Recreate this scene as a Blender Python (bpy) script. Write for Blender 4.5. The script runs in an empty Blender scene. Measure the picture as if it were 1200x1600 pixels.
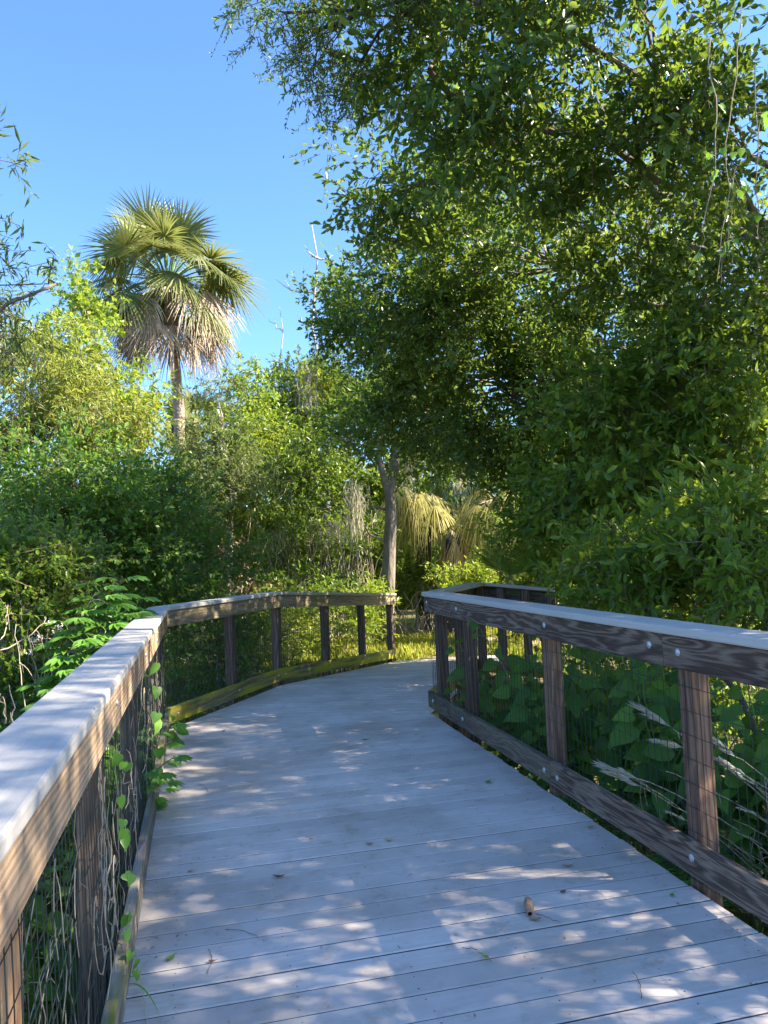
import bpy, math, random
import numpy as np
# ------------------------------------------------------------------ camera, sky, sun
F_PX, EYE = 1200.0, 1.46
PITCH, ROLL = math.atan(67.0/F_PX), math.atan(0.04)
FW = np.array([0, math.cos(PITCH), math.sin(PITCH)])
_U0 = np.array([0, -math.sin(PITCH), math.cos(PITCH)]); _R0 = np.array([1.0, 0, 0])
RT = math.cos(ROLL)*_R0 - math.sin(ROLL)*_U0
UP = math.sin(ROLL)*_R0 + math.cos(ROLL)*_U0
CAM = np.array([0, 0, EYE])
sc = bpy.context.scene
COL = sc.collection
cd = bpy.data.cameras.new('camera'); cam = bpy.data.objects.new('camera', cd); COL.objects.link(cam)
cd.sensor_fit = 'VERTICAL'; cd.sensor_height = 24.0; cd.lens = 24.0*F_PX/1600.0
cd.clip_start = 0.05; cd.clip_end = 1500
from mathutils import Matrix, Vector
m = Matrix.Identity(4)
for i in range(3):
    m[i][0], m[i][1], m[i][2], m[i][3] = RT[i], UP[i], -FW[i], CAM[i]
cam.matrix_world = m
sc.camera = cam
SUN_EL, SUN_AZ = math.radians(38), math.radians(96)      # azimuth from the view direction towards the right
w = bpy.data.worlds.new('World'); sc.world = w; w.use_nodes = True
nt = w.node_tree; bg = nt.nodes['Background']
sky = nt.nodes.new('ShaderNodeTexSky'); sky.sky_type = 'NISHITA'; sky.sun_disc = False
sky.sun_elevation = SUN_EL; sky.sun_rotation = SUN_AZ; sky.air_density = 1.0; sky.dust_density = 0.5; sky.ozone_density = 9.5
nt.links.new(sky.outputs[0], bg.inputs[0]); bg.inputs[1].default_value = 0.113
sl = bpy.data.lights.new('sun', 'SUN'); sl.energy = 5.0; sl.angle = math.radians(0.53); sl.color = (1.0, 0.88, 0.70)
so = bpy.data.objects.new('sun', sl); COL.objects.link(so)
SD = Vector((math.cos(SUN_EL)*math.sin(SUN_AZ), math.cos(SUN_EL)*math.cos(SUN_AZ), math.sin(SUN_EL)))
so.rotation_euler = SD.to_track_quat('Z', 'Y').to_euler(); so.location = (30, 5, 20)
sc.view_settings.view_transform = 'Standard'; sc.view_settings.look = 'None'
sc.view_settings.gamma = 1.0; sc.view_settings.exposure = 1.95
sc.cycles.max_bounces = 8; sc.cycles.diffuse_bounces = 4; sc.cycles.transmission_bounces = 5; sc.cycles.glossy_bounces = 2
sc.cycles.transparent_max_bounces = 4; sc.cycles.caustics_reflective = False; sc.cycles.caustics_refractive = False
sc.cycles.sample_clamp_indirect = 6.0

def P(x, y, d):
    """world point seen at pixel (x, y) of the 1200x1600 photograph, d metres ahead"""
    return CAM + d*(FW + (x-600)/F_PX*RT + (800-y)/F_PX*UP)
rng = np.random.default_rng(7); random.seed(7)
def unit(v):
    v = np.asarray(v, float); n = np.linalg.norm(v, axis=-1, keepdims=True); return v/np.maximum(n, 1e-9)

# ------------------------------------------------------------------ materials
def mat(name):
    m = bpy.data.materials.new(name); m.use_nodes = True
    nt = m.node_tree; b = nt.nodes['Principled BSDF']; return m, nt, b
def N(nt, t, **k):
    n = nt.nodes.new(t)
    for a, v in k.items():
        if a == 'inp':
            for i, x in v.items(): n.inputs[i].default_value = x
        else: setattr(n, a, v)
    return n
def ramp(nt, stops, fac):
    r = nt.nodes.new('ShaderNodeValToRGB'); e = r.color_ramp.elements
    while len(e) < len(stops): e.new(0.5)
    for i, (p, c) in enumerate(stops): e[i].position = p; e[i].color = (*c, 1)
    nt.links.new(fac, r.inputs[0]); return r.outputs[0]
def mixc(nt, f, a, b, mode='MIX'):
    n = nt.nodes.new('ShaderNodeMix'); n.data_type = 'RGBA'; n.blend_type = mode
    for s, v in ((0, f), (6, a), (7, b)):
        if isinstance(v, (int, float)): n.inputs[s].default_value = v
        elif isinstance(v, tuple): n.inputs[s].default_value = (*v, 1)
        else: nt.links.new(v, n.inputs[s])
    return n.outputs[2]
def leaf_mat(name, stops, trans=0.5, tcol=(0.33, 0.44, 0.04), rough=0.33, hue=0.5, spec=0.38, lift=1.45):
    m, nt, b = mat(name)
    g = N(nt, 'ShaderNodeNewGeometry'); tc = N(nt, 'ShaderNodeTexCoord')
    no = N(nt, 'ShaderNodeTexNoise', inp={'Scale': 0.55, 'Detail': 3.0}); nt.links.new(tc.outputs['Object'], no.inputs['Vector'])
    ad = N(nt, 'ShaderNodeMath', operation='MULTIPLY_ADD'); nt.links.new(no.outputs[0], ad.inputs[0]); ad.inputs[1].default_value = 1.9*hue; 
    ad2 = N(nt, 'ShaderNodeMath', operation='MULTIPLY_ADD'); nt.links.new(g.outputs['Random Per Island'], ad2.inputs[0]); ad2.inputs[1].default_value = 0.75; ad2.inputs[2].default_value = 0.12-0.95*hue
    nt.links.new(ad2.outputs[0], ad.inputs[2])
    c = ramp(nt, [(p_, tuple(min(0.8, x*lift) for x in q_)) for p_, q_ in stops], ad.outputs[0])
    nt.links.new(c, b.inputs['Base Color']); b.inputs['Roughness'].default_value = rough; b.inputs['Specular IOR Level'].default_value = spec
    tl = N(nt, 'ShaderNodeBsdfTranslucent'); nt.links.new(mixc(nt, 0.55, c, tcol), tl.inputs[0])
    mx = N(nt, 'ShaderNodeMixShader'); mx.inputs[0].default_value = trans
    nt.links.new(b.outputs[0], mx.inputs[1]); nt.links.new(tl.outputs[0], mx.inputs[2])
    nt.links.new(mx.outputs[0], nt.nodes['Material Output'].inputs[0])
    return m
def bark_mat(name, c1, c2, scale=9.0, stretch=0.25):
    m, nt, b = mat(name); tc = N(nt, 'ShaderNodeTexCoord'); mp = N(nt, 'ShaderNodeMapping', inp={'Scale': (1, 1, stretch)})
    nt.links.new(tc.outputs['Object'], mp.inputs[0])
    n1 = N(nt, 'ShaderNodeTexNoise', inp={'Scale': scale, 'Detail': 8.0, 'Roughness': 0.7}); nt.links.new(mp.outputs[0], n1.inputs['Vector'])
    v = N(nt, 'ShaderNodeTexVoronoi', inp={'Scale': scale*1.4}); nt.links.new(mp.outputs[0], v.inputs['Vector'])
    c = ramp(nt, [(0.3, c1), (0.7, c2)], n1.outputs[0]); nt.links.new(c, b.inputs['Base Color']); b.inputs['Roughness'].default_value = 0.9
    mm = N(nt, 'ShaderNodeMath', operation='ADD'); nt.links.new(n1.outputs[0], mm.inputs[0]); nt.links.new(v.outputs[0], mm.inputs[1])
    bp = N(nt, 'ShaderNodeBump', inp={'Strength': 0.9, 'Distance': 0.03}); nt.links.new(mm.outputs[0], bp.inputs['Height']); nt.links.new(bp.outputs[0], b.inputs['Normal'])
    return m
def wood_mat(name, dark, mid, light, moss=0.0, mosscol=(0.30, 0.27, 0.02), contrast=1.0, rings=34.0, lines=16.0):
    m, nt, b = mat(name); uv = N(nt, 'ShaderNodeUVMap')
    oi = N(nt, 'ShaderNodeObjectInfo')
    mp = N(nt, 'ShaderNodeMapping', inp={'Scale': (0.8, 7.0, 1)}); nt.links.new(uv.outputs[0], mp.inputs[0])
    sep = N(nt, 'ShaderNodeSeparateXYZ'); nt.links.new(mp.outputs[0], sep.inputs[0])
    comb = N(nt, 'ShaderNodeCombineXYZ'); nt.links.new(sep.outputs[0], comb.inputs[0]); nt.links.new(sep.outputs[1], comb.inputs[1])
    rz = N(nt, 'ShaderNodeMath', operation='MULTIPLY', inp={1: 37.0}); nt.links.new(oi.outputs['Random'], rz.inputs[0]); nt.links.new(rz.outputs[0], comb.inputs[2])
    # growth rings: contour lines of a slow, stretched noise field
    n1 = N(nt, 'ShaderNodeTexNoise', inp={'Scale': 1.15, 'Detail': 3.5, 'Roughness': 0.5, 'Distortion': 0.35}); nt.links.new(comb.outputs[0], n1.inputs['Vector'])
    # knots
    mk = N(nt, 'ShaderNodeMapping', inp={'Scale': (1.5, 1.3, 1)}); nt.links.new(comb.outputs[0], mk.inputs[0])
    vk = N(nt, 'ShaderNodeTexVoronoi', inp={'Scale': 0.9}); nt.links.new(mk.outputs[0], vk.inputs['Vector'])
    kn = N(nt, 'ShaderNodeMapRange', inp={1: 0.0, 2: 0.33, 3: 1.0, 4: 0.0}); kn.interpolation_type = 'SMOOTHERSTEP'; nt.links.new(vk.outputs['Distance'], kn.inputs[0])
    a1 = N(nt, 'ShaderNodeMath', operation='MULTIPLY_ADD', inp={1: 0.22}); nt.links.new(kn.outputs[0], a1.inputs[0]); nt.links.new(n1.outputs[0], a1.inputs[2])
    s1 = N(nt, 'ShaderNodeMath', operation='MULTIPLY', inp={1: rings}); nt.links.new(a1.outputs[0], s1.inputs[0])
    y1 = N(nt, 'ShaderNodeMath', operation='MULTIPLY_ADD', inp={1: lines}); nt.links.new(sep.outputs[1], y1.inputs[0]); nt.links.new(s1.outputs[0], y1.inputs[2])
    sn = N(nt, 'ShaderNodeMath', operation='SINE'); nt.links.new(y1.outputs[0], sn.inputs[0])
    mr = N(nt, 'ShaderNodeMapRange', inp={1: -1.0, 2: 1.0, 3: 0.0, 4: 1.0}); nt.links.new(sn.outputs[0], mr.inputs[0])
    # fine fibres
    mf = N(nt, 'ShaderNodeMapping', inp={'Scale': (6.0, 34.0, 1)}); nt.links.new(comb.outputs[0], mf.inputs[0])
    nf = N(nt, 'ShaderNodeTexNoise', inp={'Scale': 2.0, 'Detail': 6.0, 'Roughness': 0.7}); nt.links.new(mf.outputs[0], nf.inputs['Vector'])
    nb = N(nt, 'ShaderNodeTexNoise', inp={'Scale': 0.8, 'Detail': 3.0}); nt.links.new(comb.outputs[0], nb.inputs['Vector'])
    g1 = N(nt, 'ShaderNodeMath', operation='MULTIPLY', inp={1: 0.30*contrast}); nt.links.new(mr.outputs[0], g1.inputs[0])
    g2 = N(nt, 'ShaderNodeMath', operation='MULTIPLY_ADD', inp={1: 1.05}); nt.links.new(nf.outputs[0], g2.inputs[0]); nt.links.new(g1.outputs[0], g2.inputs[2])
    g3 = N(nt, 'ShaderNodeMath', operation='MULTIPLY_ADD', inp={1: 0.8}); nt.links.new(nb.outputs[0], g3.inputs[0]); nt.links.new(g2.outputs[0], g3.inputs[2])
    g4 = N(nt, 'ShaderNodeMath', operation='SUBTRACT', inp={1: 0.53}); nt.links.new(g3.outputs[0], g4.inputs[0])
    c = ramp(nt, [(0.12, dark), (0.5, mid), (0.88, light)], g4.outputs[0])
    kd = N(nt, 'ShaderNodeMapRange', inp={1: 0.0, 2: 0.10, 3: 0.85, 4: 0.0}); nt.links.new(vk.outputs['Distance'], kd.inputs[0])
    c = mixc(nt, kd.outputs[0], c, (dark[0]*1.2, dark[1]*0.7, dark[2]*0.5))
    if moss:
        nm = N(nt, 'ShaderNodeTexNoise', inp={'Scale': 1.6, 'Detail': 6.0, 'Roughness': 0.6}); nt.links.new(comb.outputs[0], nm.inputs['Vector'])
        f = N(nt, 'ShaderNodeMapRange', inp={1: 0.72-moss*0.5, 2: 0.86-moss*0.5, 3: 0.0, 4: 0.9}); nt.links.new(nm.outputs[0], f.inputs[0])
        c = mixc(nt, f.outputs[0], c, mosscol)
    nt.links.new(c, b.inputs['Base Color']); b.inputs['Roughness'].default_value = 0.82; b.inputs['Specular IOR Level'].default_value = 0.25
    bp = N(nt, 'ShaderNodeBump', inp={'Strength': 0.5, 'Distance': 0.004}); nt.links.new(g2.outputs[0], bp.inputs['Height']); nt.links.new(bp.outputs[0], b.inputs['Normal'])
    return m
def plain(name, col, rough=0.6, metal=0.0, spec=0.4, var=0.0, scale=8.0):
    m, nt, b = mat(name); b.inputs['Roughness'].default_value = rough; b.inputs['Metallic'].default_value = metal; b.inputs['Specular IOR Level'].default_value = spec
    if var:
        tc = N(nt, 'ShaderNodeTexCoord'); n1 = N(nt, 'ShaderNodeTexNoise', inp={'Scale': scale, 'Detail': 5.0}); nt.links.new(tc.outputs['Object'], n1.inputs['Vector'])
        lo = tuple(max(0, x*(1-var)) for x in col); hi = tuple(min(1, x*(1+var)) for x in col)
        nt.links.new(ramp(nt, [(0.3, lo), (0.7, hi)], n1.outputs[0]), b.inputs['Base Color'])
    else: b.inputs['Base Color'].default_value = (*col, 1)
    return m
def strand_mat(name, c1, c2, trans=0.3):
    return leaf_mat(name, [(0.1, c1), (0.9, c2)], trans=trans, tcol=c2, rough=0.7, hue=0.3, spec=0.2)

M = {}
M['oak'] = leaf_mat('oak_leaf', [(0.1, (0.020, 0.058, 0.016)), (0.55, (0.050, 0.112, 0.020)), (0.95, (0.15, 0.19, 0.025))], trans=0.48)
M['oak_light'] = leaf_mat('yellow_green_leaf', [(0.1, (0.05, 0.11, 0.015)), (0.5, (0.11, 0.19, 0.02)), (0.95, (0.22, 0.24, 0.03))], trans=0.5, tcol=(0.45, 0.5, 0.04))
M['dark'] = leaf_mat('dark_leaf', [(0.1, (0.030, 0.078, 0.016)), (0.6, (0.060, 0.135, 0.022)), (0.95, (0.11, 0.19, 0.03))], trans=0.5, tcol=(0.30, 0.44, 0.03), lift=1.8)
M['mid'] = leaf_mat('mid_green_leaf', [(0.1, (0.045, 0.095, 0.014)), (0.6, (0.095, 0.165, 0.018)), (0.95, (0.18, 0.23, 0.03))], trans=0.5)
M['willow'] = leaf_mat('willow_leaf', [(0.1, (0.09, 0.13, 0.025)), (0.6, (0.17, 0.21, 0.04)), (0.95, (0.28, 0.29, 0.08))], trans=0.5, tcol=(0.45, 0.48, 0.06))
M['bluewillow'] = leaf_mat('grey_green_leaf', [(0.1, (0.045, 0.08, 0.025)), (0.9, (0.13, 0.17, 0.055))], trans=0.4)
M['bright'] = leaf_mat('bright_leaf', [(0.1, (0.08, 0.20, 0.03)), (0.6, (0.13, 0.30, 0.04)), (0.95, (0.20, 0.38, 0.07))], trans=0.45, tcol=(0.30, 0.5, 0.06), lift=1.1)
M['lime'] = leaf_mat('lime_leaf', [(0.1, (0.12, 0.20, 0.02)), (0.5, (0.20, 0.30, 0.03)), (0.95, (0.38, 0.42, 0.05))], trans=0.5, tcol=(0.5, 0.6, 0.05), lift=1.1)
M['broad'] = leaf_mat('broad_leaf', [(0.1, (0.035, 0.085, 0.018)), (0.6, (0.065, 0.14, 0.022)), (0.95, (0.11, 0.20, 0.03))], trans=0.4, tcol=(0.22, 0.38, 0.03), rough=0.55, spec=0.25, lift=1.7)
M['fern'] = leaf_mat('fern_leaf', [(0.1, (0.05, 0.14, 0.03)), (0.95, (0.13, 0.27, 0.05))], trans=0.4)
M['dry'] = leaf_mat('dry_leaf', [(0.1, (0.14, 0.09, 0.05)), (0.6, (0.30, 0.22, 0.13)), (0.95, (0.46, 0.36, 0.22))], trans=0.3, tcol=(0.5, 0.35, 0.15), rough=0.8)
M['palm'] = leaf_mat('palm_frond', [(0.1, (0.08, 0.11, 0.035)), (0.6, (0.15, 0.18, 0.055)), (0.95, (0.28, 0.28, 0.13))], trans=0.35, tcol=(0.36, 0.38, 0.08), lift=1.2, rough=0.4, hue=0.3)
M['palm_dead'] = leaf_mat('dead_frond', [(0.1, (0.17, 0.13, 0.09)), (0.6, (0.34, 0.26, 0.19)), (0.95, (0.52, 0.42, 0.32))], trans=0.25, tcol=(0.5, 0.35, 0.2), rough=0.75, hue=0.3)
M['palm_rust'] = leaf_mat('rust_frond', [(0.1, (0.20, 0.11, 0.05)), (0.6, (0.38, 0.24, 0.12)), (0.95, (0.55, 0.42, 0.26))], trans=0.25, tcol=(0.6, 0.3, 0.1), rough=0.75, hue=0.3)
M['palm_droop'] = leaf_mat('hanging_frond', [(0.1, (0.20, 0.19, 0.04)), (0.5, (0.36, 0.35, 0.09)), (0.95, (0.58, 0.51, 0.22))], trans=0.4, tcol=(0.6, 0.56, 0.16), lift=1.0, rough=0.6, hue=0.3)
M['moss'] = strand_mat('spanish_moss', (0.26, 0.25, 0.17), (0.46, 0.43, 0.31), 0.45)
M['drystem'] = strand_mat('dry_stem', (0.16, 0.13, 0.09), (0.40, 0.34, 0.26), 0.1)
M['plume'] = strand_mat('plume', (0.66, 0.57, 0.42), (0.84, 0.77, 0.64), 0.5)
M['grass'] = leaf_mat('grass_blade', [(0.1, (0.12, 0.17, 0.03)), (0.5, (0.24, 0.28, 0.04)), (0.95, (0.42, 0.38, 0.10))], trans=0.5, tcol=(0.6, 0.6, 0.06), lift=1.5)
M['bark'] = bark_mat('grey_bark', (0.10, 0.08, 0.06), (0.30, 0.25, 0.20))
M['bark_pale'] = bark_mat('pale_bark', (0.20, 0.17, 0.14), (0.48, 0.42, 0.36), 12)
M['bark_dark'] = bark_mat('dark_bark', (0.03, 0.024, 0.018), (0.11, 0.09, 0.07))
M['palm_bark'] = bark_mat('palm_bark', (0.22, 0.15, 0.11), (0.48, 0.37, 0.29), 7, 1.5)
M['twig'] = plain('twig_bark', (0.13, 0.10, 0.07), 0.9, var=0.4)
M['stem_green'] = plain('green_stem', (0.14, 0.22, 0.06), 0.6, var=0.3)
M['white_petals'] = plain('pale_flower', (0.75, 0.70, 0.68), 0.8, var=0.1)
M['dead_white'] = bark_mat('bleached_wood', (0.35, 0.31, 0.30), (0.65, 0.6, 0.58), 14)

M['w_right'] = wood_mat('weathered_dark_board', (0.035, 0.022, 0.016), (0.100, 0.066, 0.048), (0.30, 0.225, 0.165), contrast=1.15, rings=72.0, lines=10.0)
M['w_right_moss'] = wood_mat('weathered_board_green_tinge', (0.040, 0.03, 0.020), (0.12, 0.095, 0.07), (0.27, 0.225, 0.16), moss=0.3, mosscol=(0.13, 0.13, 0.025), contrast=0.9, rings=70.0, lines=10.0)
M['w_post'] = wood_mat('reddish_post', (0.05, 0.026, 0.018), (0.20, 0.115, 0.075), (0.44, 0.28, 0.19), contrast=0.75, lines=22.0)
M['w_post_dark'] = wood_mat('dark_post', (0.03, 0.02, 0.016), (0.11, 0.07, 0.05), (0.26, 0.18, 0.13), contrast=1.0, lines=30.0)
M['w_post_new'] = wood_mat('orange_post', (0.16, 0.08, 0.04), (0.42, 0.24, 0.13), (0.62, 0.42, 0.27), contrast=0.5)
M['w_tan'] = wood_mat('tan_board', (0.17, 0.105, 0.07), (0.40, 0.27, 0.17), (0.62, 0.47, 0.32), contrast=1.0, rings=22.0, lines=46.0)
M['w_grey'] = wood_mat('greyed_tan_board', (0.08, 0.06, 0.035), (0.22, 0.17, 0.10), (0.38, 0.30, 0.19), rings=50.0, moss=0.3, mosscol=(0.20, 0.19, 0.06))
M['w_moss'] = wood_mat('mossy_board', (0.08, 0.065, 0.03), (0.18, 0.15, 0.07), (0.32, 0.28, 0.15), moss=0.6, mosscol=(0.32, 0.30, 0.015))
M['w_toe'] = wood_mat('grey_toe_board', (0.07, 0.06, 0.05), (0.17, 0.15, 0.12), (0.32, 0.28, 0.22), moss=0.32, mosscol=(0.20, 0.19, 0.02))
M['wire'] = plain('wire', (0.035, 0.045, 0.04), 0.5, 0.3)
M['bolt'] = plain('galvanised_bolt', (0.55, 0.56, 0.56), 0.45, 0.6, var=0.25, scale=60)

def composite(name, base, streak=0.12, stain=True):
    m, nt, b = mat(name); uv = N(nt, 'ShaderNodeUVMap'); tc = N(nt, 'ShaderNodeTexCoord'); g = N(nt, 'ShaderNodeNewGeometry')
    mp = N(nt, 'ShaderNodeMapping', inp={'Scale': (3, 60, 1)}); nt.links.new(uv.outputs[0], mp.inputs[0])
    n1 = N(nt, 'ShaderNodeTexNoise', inp={'Scale': 1.0, 'Detail': 6.0, 'Roughness': 0.65}); nt.links.new(mp.outputs[0], n1.inputs['Vector'])
    n2 = N(nt, 'ShaderNodeTexNoise', inp={'Scale': 1.3, 'Detail': 6.0, 'Roughness': 0.6}); nt.links.new(tc.outputs['Object'], n2.inputs['Vector'])
    lo = tuple(x*(1-streak) for x in base); hi = tuple(x*(1+streak) for x in base)
    c = ramp(nt, [(0.3, lo), (0.7, hi)], n1.outputs[0])
    c = mixc(nt, g.outputs['Random Per Island'], c, tuple(x*0.84 for x in base), 'MIX') if stain else c
    if stain:
        d = ramp(nt, [(0.34, (0.62, 0.60, 0.55)), (0.60, (1, 1, 1))], n2.outputs[0])
        c = mixc(nt, 0.75, c, d, 'MULTIPLY')
        n3 = N(nt, 'ShaderNodeTexNoise', inp={'Scale': 7.0, 'Detail': 8.0, 'Roughness': 0.75}); nt.links.new(tc.outputs['Object'], n3.inputs['Vector'])
        d = ramp(nt, [(0.34, (0.62, 0.58, 0.50)), (0.47, (1, 1, 1))], n3.outputs[0])
        c = mixc(nt, 0.55, c, d, 'MULTIPLY')
    nt.links.new(c, b.inputs['Base Color']); b.inputs['Roughness'].default_value = 0.62; b.inputs['Specular IOR Level'].default_value = 0.35
    bp = N(nt, 'ShaderNodeBump', inp={'Strength': 0.35, 'Distance': 0.002}); nt.links.new(n1.outputs[0], bp.inputs['Height']); nt.links.new(bp.outputs[0], b.inputs['Normal'])
    return m
M['deck'] = composite('composite_plank', (0.67, 0.60, 0.545))
M['cap'] = composite('composite_cap', (0.46, 0.435, 0.40), 0.09, False)
M['cap_green'] = composite('composite_cap_aged', (0.36, 0.345, 0.28), 0.15, False)
M['joint'] = plain('gap_shade_board_edge', (0.09, 0.078, 0.065), 0.9, var=0.5, scale=12)  # dark colour on plank sides, painting in the shade of the gaps
M['screw'] = plain('screw_hole', (0.02, 0.018, 0.015), 0.8)

# ------------------------------------------------------------------ mesh helpers
class Acc:
    def __init__(s): s.V = []; s.F = []; s.M = []; s.n = 0
    def add(s, v, f, mi=0):
        v = np.asarray(v, float).reshape(-1, 3); f = np.asarray(f, int)
        s.V.append(v); s.F.append(f + s.n); s.M.append(np.full(len(f), mi)); s.n += len(v)
    def build(s, name, mats, parent=None, smooth=False):
        me = bpy.data.meshes.new(name)
        V = np.concatenate(s.V); sizes = np.concatenate([np.full(len(f), f.shape[1]) for f in s.F]); loops = np.concatenate([f.ravel() for f in s.F])
        mi = np.concatenate(s.M)
        me.vertices.add(len(V)); me.vertices.foreach_set('co', V.astype(np.float32).ravel())
        me.loops.add(len(loops)); me.loops.foreach_set('vertex_index', loops.astype(np.int32))
        me.polygons.add(len(sizes)); st = np.concatenate([[0], np.cumsum(sizes)[:-1]])
        me.polygons.foreach_set('loop_start', st.astype(np.int32)); me.polygons.foreach_set('material_index', mi.astype(np.int32))
        if smooth: me.polygons.foreach_set('use_smooth', np.ones(len(sizes), bool))
        me.update(calc_edges=True)
        for x in (mats if isinstance(mats, (list, tuple)) else [mats]): me.materials.append(x)
        return link(name, me, parent)
def link(name, me, parent=None):
    o = bpy.data.objects.new(name, me); COL.objects.link(o)
    if parent is not None:
        o.parent = parent; o.matrix_parent_inverse = Matrix.Translation(-Vector(parent.location))
    return o
def thing(name, label, cat, loc, group=None):
    o = bpy.data.objects.new(name, None); COL.objects.link(o); o.location = tuple(loc); o.empty_display_size = 0.2
    o['label'] = label; o['category'] = cat
    if group: o['group'] = group
    return o
def tag(o, label, cat, group=None, kind=None):
    if label: o['label'] = label
    if cat: o['category'] = cat
    if group: o['group'] = group
    if kind: o['kind'] = kind
    return o
def tube(acc, pts, radii, n=6, mi=0, cap=True):
    pts = np.asarray(pts, float); k = len(pts); radii = np.broadcast_to(np.asarray(radii, float), (k,))
    t = unit(np.gradient(pts, axis=0)); ref = np.array([0, 0, 1.0]) if abs(t[0, 2]) < 0.9 else np.array([1.0, 0, 0])
    a = unit(np.cross(t, ref)); b = np.cross(t, a)
    ang = np.arange(n)*2*math.pi/n
    V = pts[:, None] + radii[:, None, None]*(np.cos(ang)[None, :, None]*a[:, None] + np.sin(ang)[None, :, None]*b[:, None])
    i = np.arange(k-1)[:, None]*n; j = np.arange(n)[None]; j2 = (j+1) % n
    Fq = np.stack([i+j, i+j2, i+n+j2, i+n+j], -1).reshape(-1, 4)
    acc.add(V.reshape(-1, 3), Fq, mi)
    if cap and n >= 3:
        c = acc.n - k*n
        acc.V.append(np.zeros((0, 3)))
        if n == 4:
            acc.F.append(np.array([[c+3, c+2, c+1, c]])); acc.M.append(np.array([mi])); e = acc.n-n
            acc.F.append(np.array([[e, e+1, e+2, e+3]])); acc.M.append(np.array([mi]))
        else:
            e = acc.n-n
            acc.F.append(np.array([[e, e+q, e+q+1] for q in range(1, n-1)])); acc.M.append(np.full(n-2, mi))
def curve(p0, p1, bend, k=8, wob=0.0, rg=None):
    p0 = np.asarray(p0, float); p1 = np.asarray(p1, float); t = np.linspace(0, 1, k)[:, None]
    q = p0 + (p1-p0)*t + np.asarray(bend, float)*(4*t*(1-t))
    if wob:
        w_ = (rg or rng).normal(size=(k, 3))*wob; w_[0] = 0; w_[-1] = 0; q = q + w_
    return q

# leaf templates: (along, across, lift), faces
T_S = (np.array([[0, 0, 0], [.45, .5, .07], [1, 0, -.04], [.5, -.5, .07]]), np.array([[0, 1, 2], [0, 2, 3]]))
T_O = (np.array([[0, 0, 0], [.25, .38, .06], [.65, .5, .06], [1, 0, -.06], [.65, -.5, .06], [.25, -.38, .06]]), np.array([[0, 1, 2, 3], [0, 3, 4, 5]]))
T_H = (np.array([[0, 0, 0], [-.10, .28, .03], [.08, .5, .08], [.42, .46, .08], [.74, .24, .02], [1.05, 0, -.16],
                 [.74, -.24, .02], [.42, -.46, .08], [.08, -.5, .08], [-.10, -.28, .03], [.4, 0, -.02], [.72, 0, -.06]]),
       np.array([[0, 1, 2], [0, 2, 10], [2, 3, 10], [3, 4, 11], [3, 11, 10], [4, 5, 11], [5, 6, 11], [6, 7, 11], [7, 10, 11], [7, 8, 10], [8, 0, 10], [8, 9, 0]]))
def leaves(acc, pos, d, nrm, L, W, T=T_S, mi=0):
    n = len(pos)
    if n == 0: return
    d = unit(d); s = unit(np.cross(d, nrm)); nn = np.cross(s, d)
    L = np.broadcast_to(L, (n,)); W = np.broadcast_to(W, (n,)); tv, tf = T
    V = pos[:, None] + L[:, None, None]*(tv[None, :, 0:1]*d[:, None] + tv[None, :, 2:3]*nn[:, None]) + W[:, None, None]*tv[None, :, 1:2]*s[:, None]
    Fi = tf[None] + (np.arange(n)*len(tv))[:, None, None]
    acc.add(V.reshape(-1, 3), Fi.reshape(-1, tf.shape[1]), mi)
def twigs(acc, a, b, r, mi=1):
    """many straight three-sided twigs at once"""
    n = len(a)
    if n == 0: return
    d = unit(b-a); s = unit(np.cross(d, [0.3, 0.2, 0.93])); q = np.cross(d, s)
    r = np.broadcast_to(r, (n,))[:, None]
    ring = [s, -0.5*s+0.87*q, -0.5*s-0.87*q]
    V = np.stack([a+r*x for x in ring] + [b+0.35*r*x for x in ring], 1)
    Fq = np.array([[0, 1, 4, 3], [1, 2, 5, 4], [2, 0, 3, 5]])
    acc.add(V.reshape(-1, 3), (Fq[None] + (np.arange(n)*6)[:, None, None]).reshape(-1, 4), mi)
def sample_ell(c, r, n, rg, lo=0.25):
    v = unit(rg.normal(size=(n, 3))); u = (lo**2.4 + (1-lo**2.4)*rg.random(n))**(1/2.4)
    # lumpy outline
    ph = rg.random(6)*6.28
    lump = 1 + 0.16*np.sin(3.1*v[:, 0]+ph[0]+2.3*v[:, 2]) + 0.14*np.sin(4.7*v[:, 2]+ph[1]+1.9*v[:, 1]) + 0.10*np.sin(7.3*v[:, 0]-5*v[:, 2]+ph[2])
    return np.asarray(c) + v*np.asarray(r)*(u*lump)[:, None], v
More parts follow.
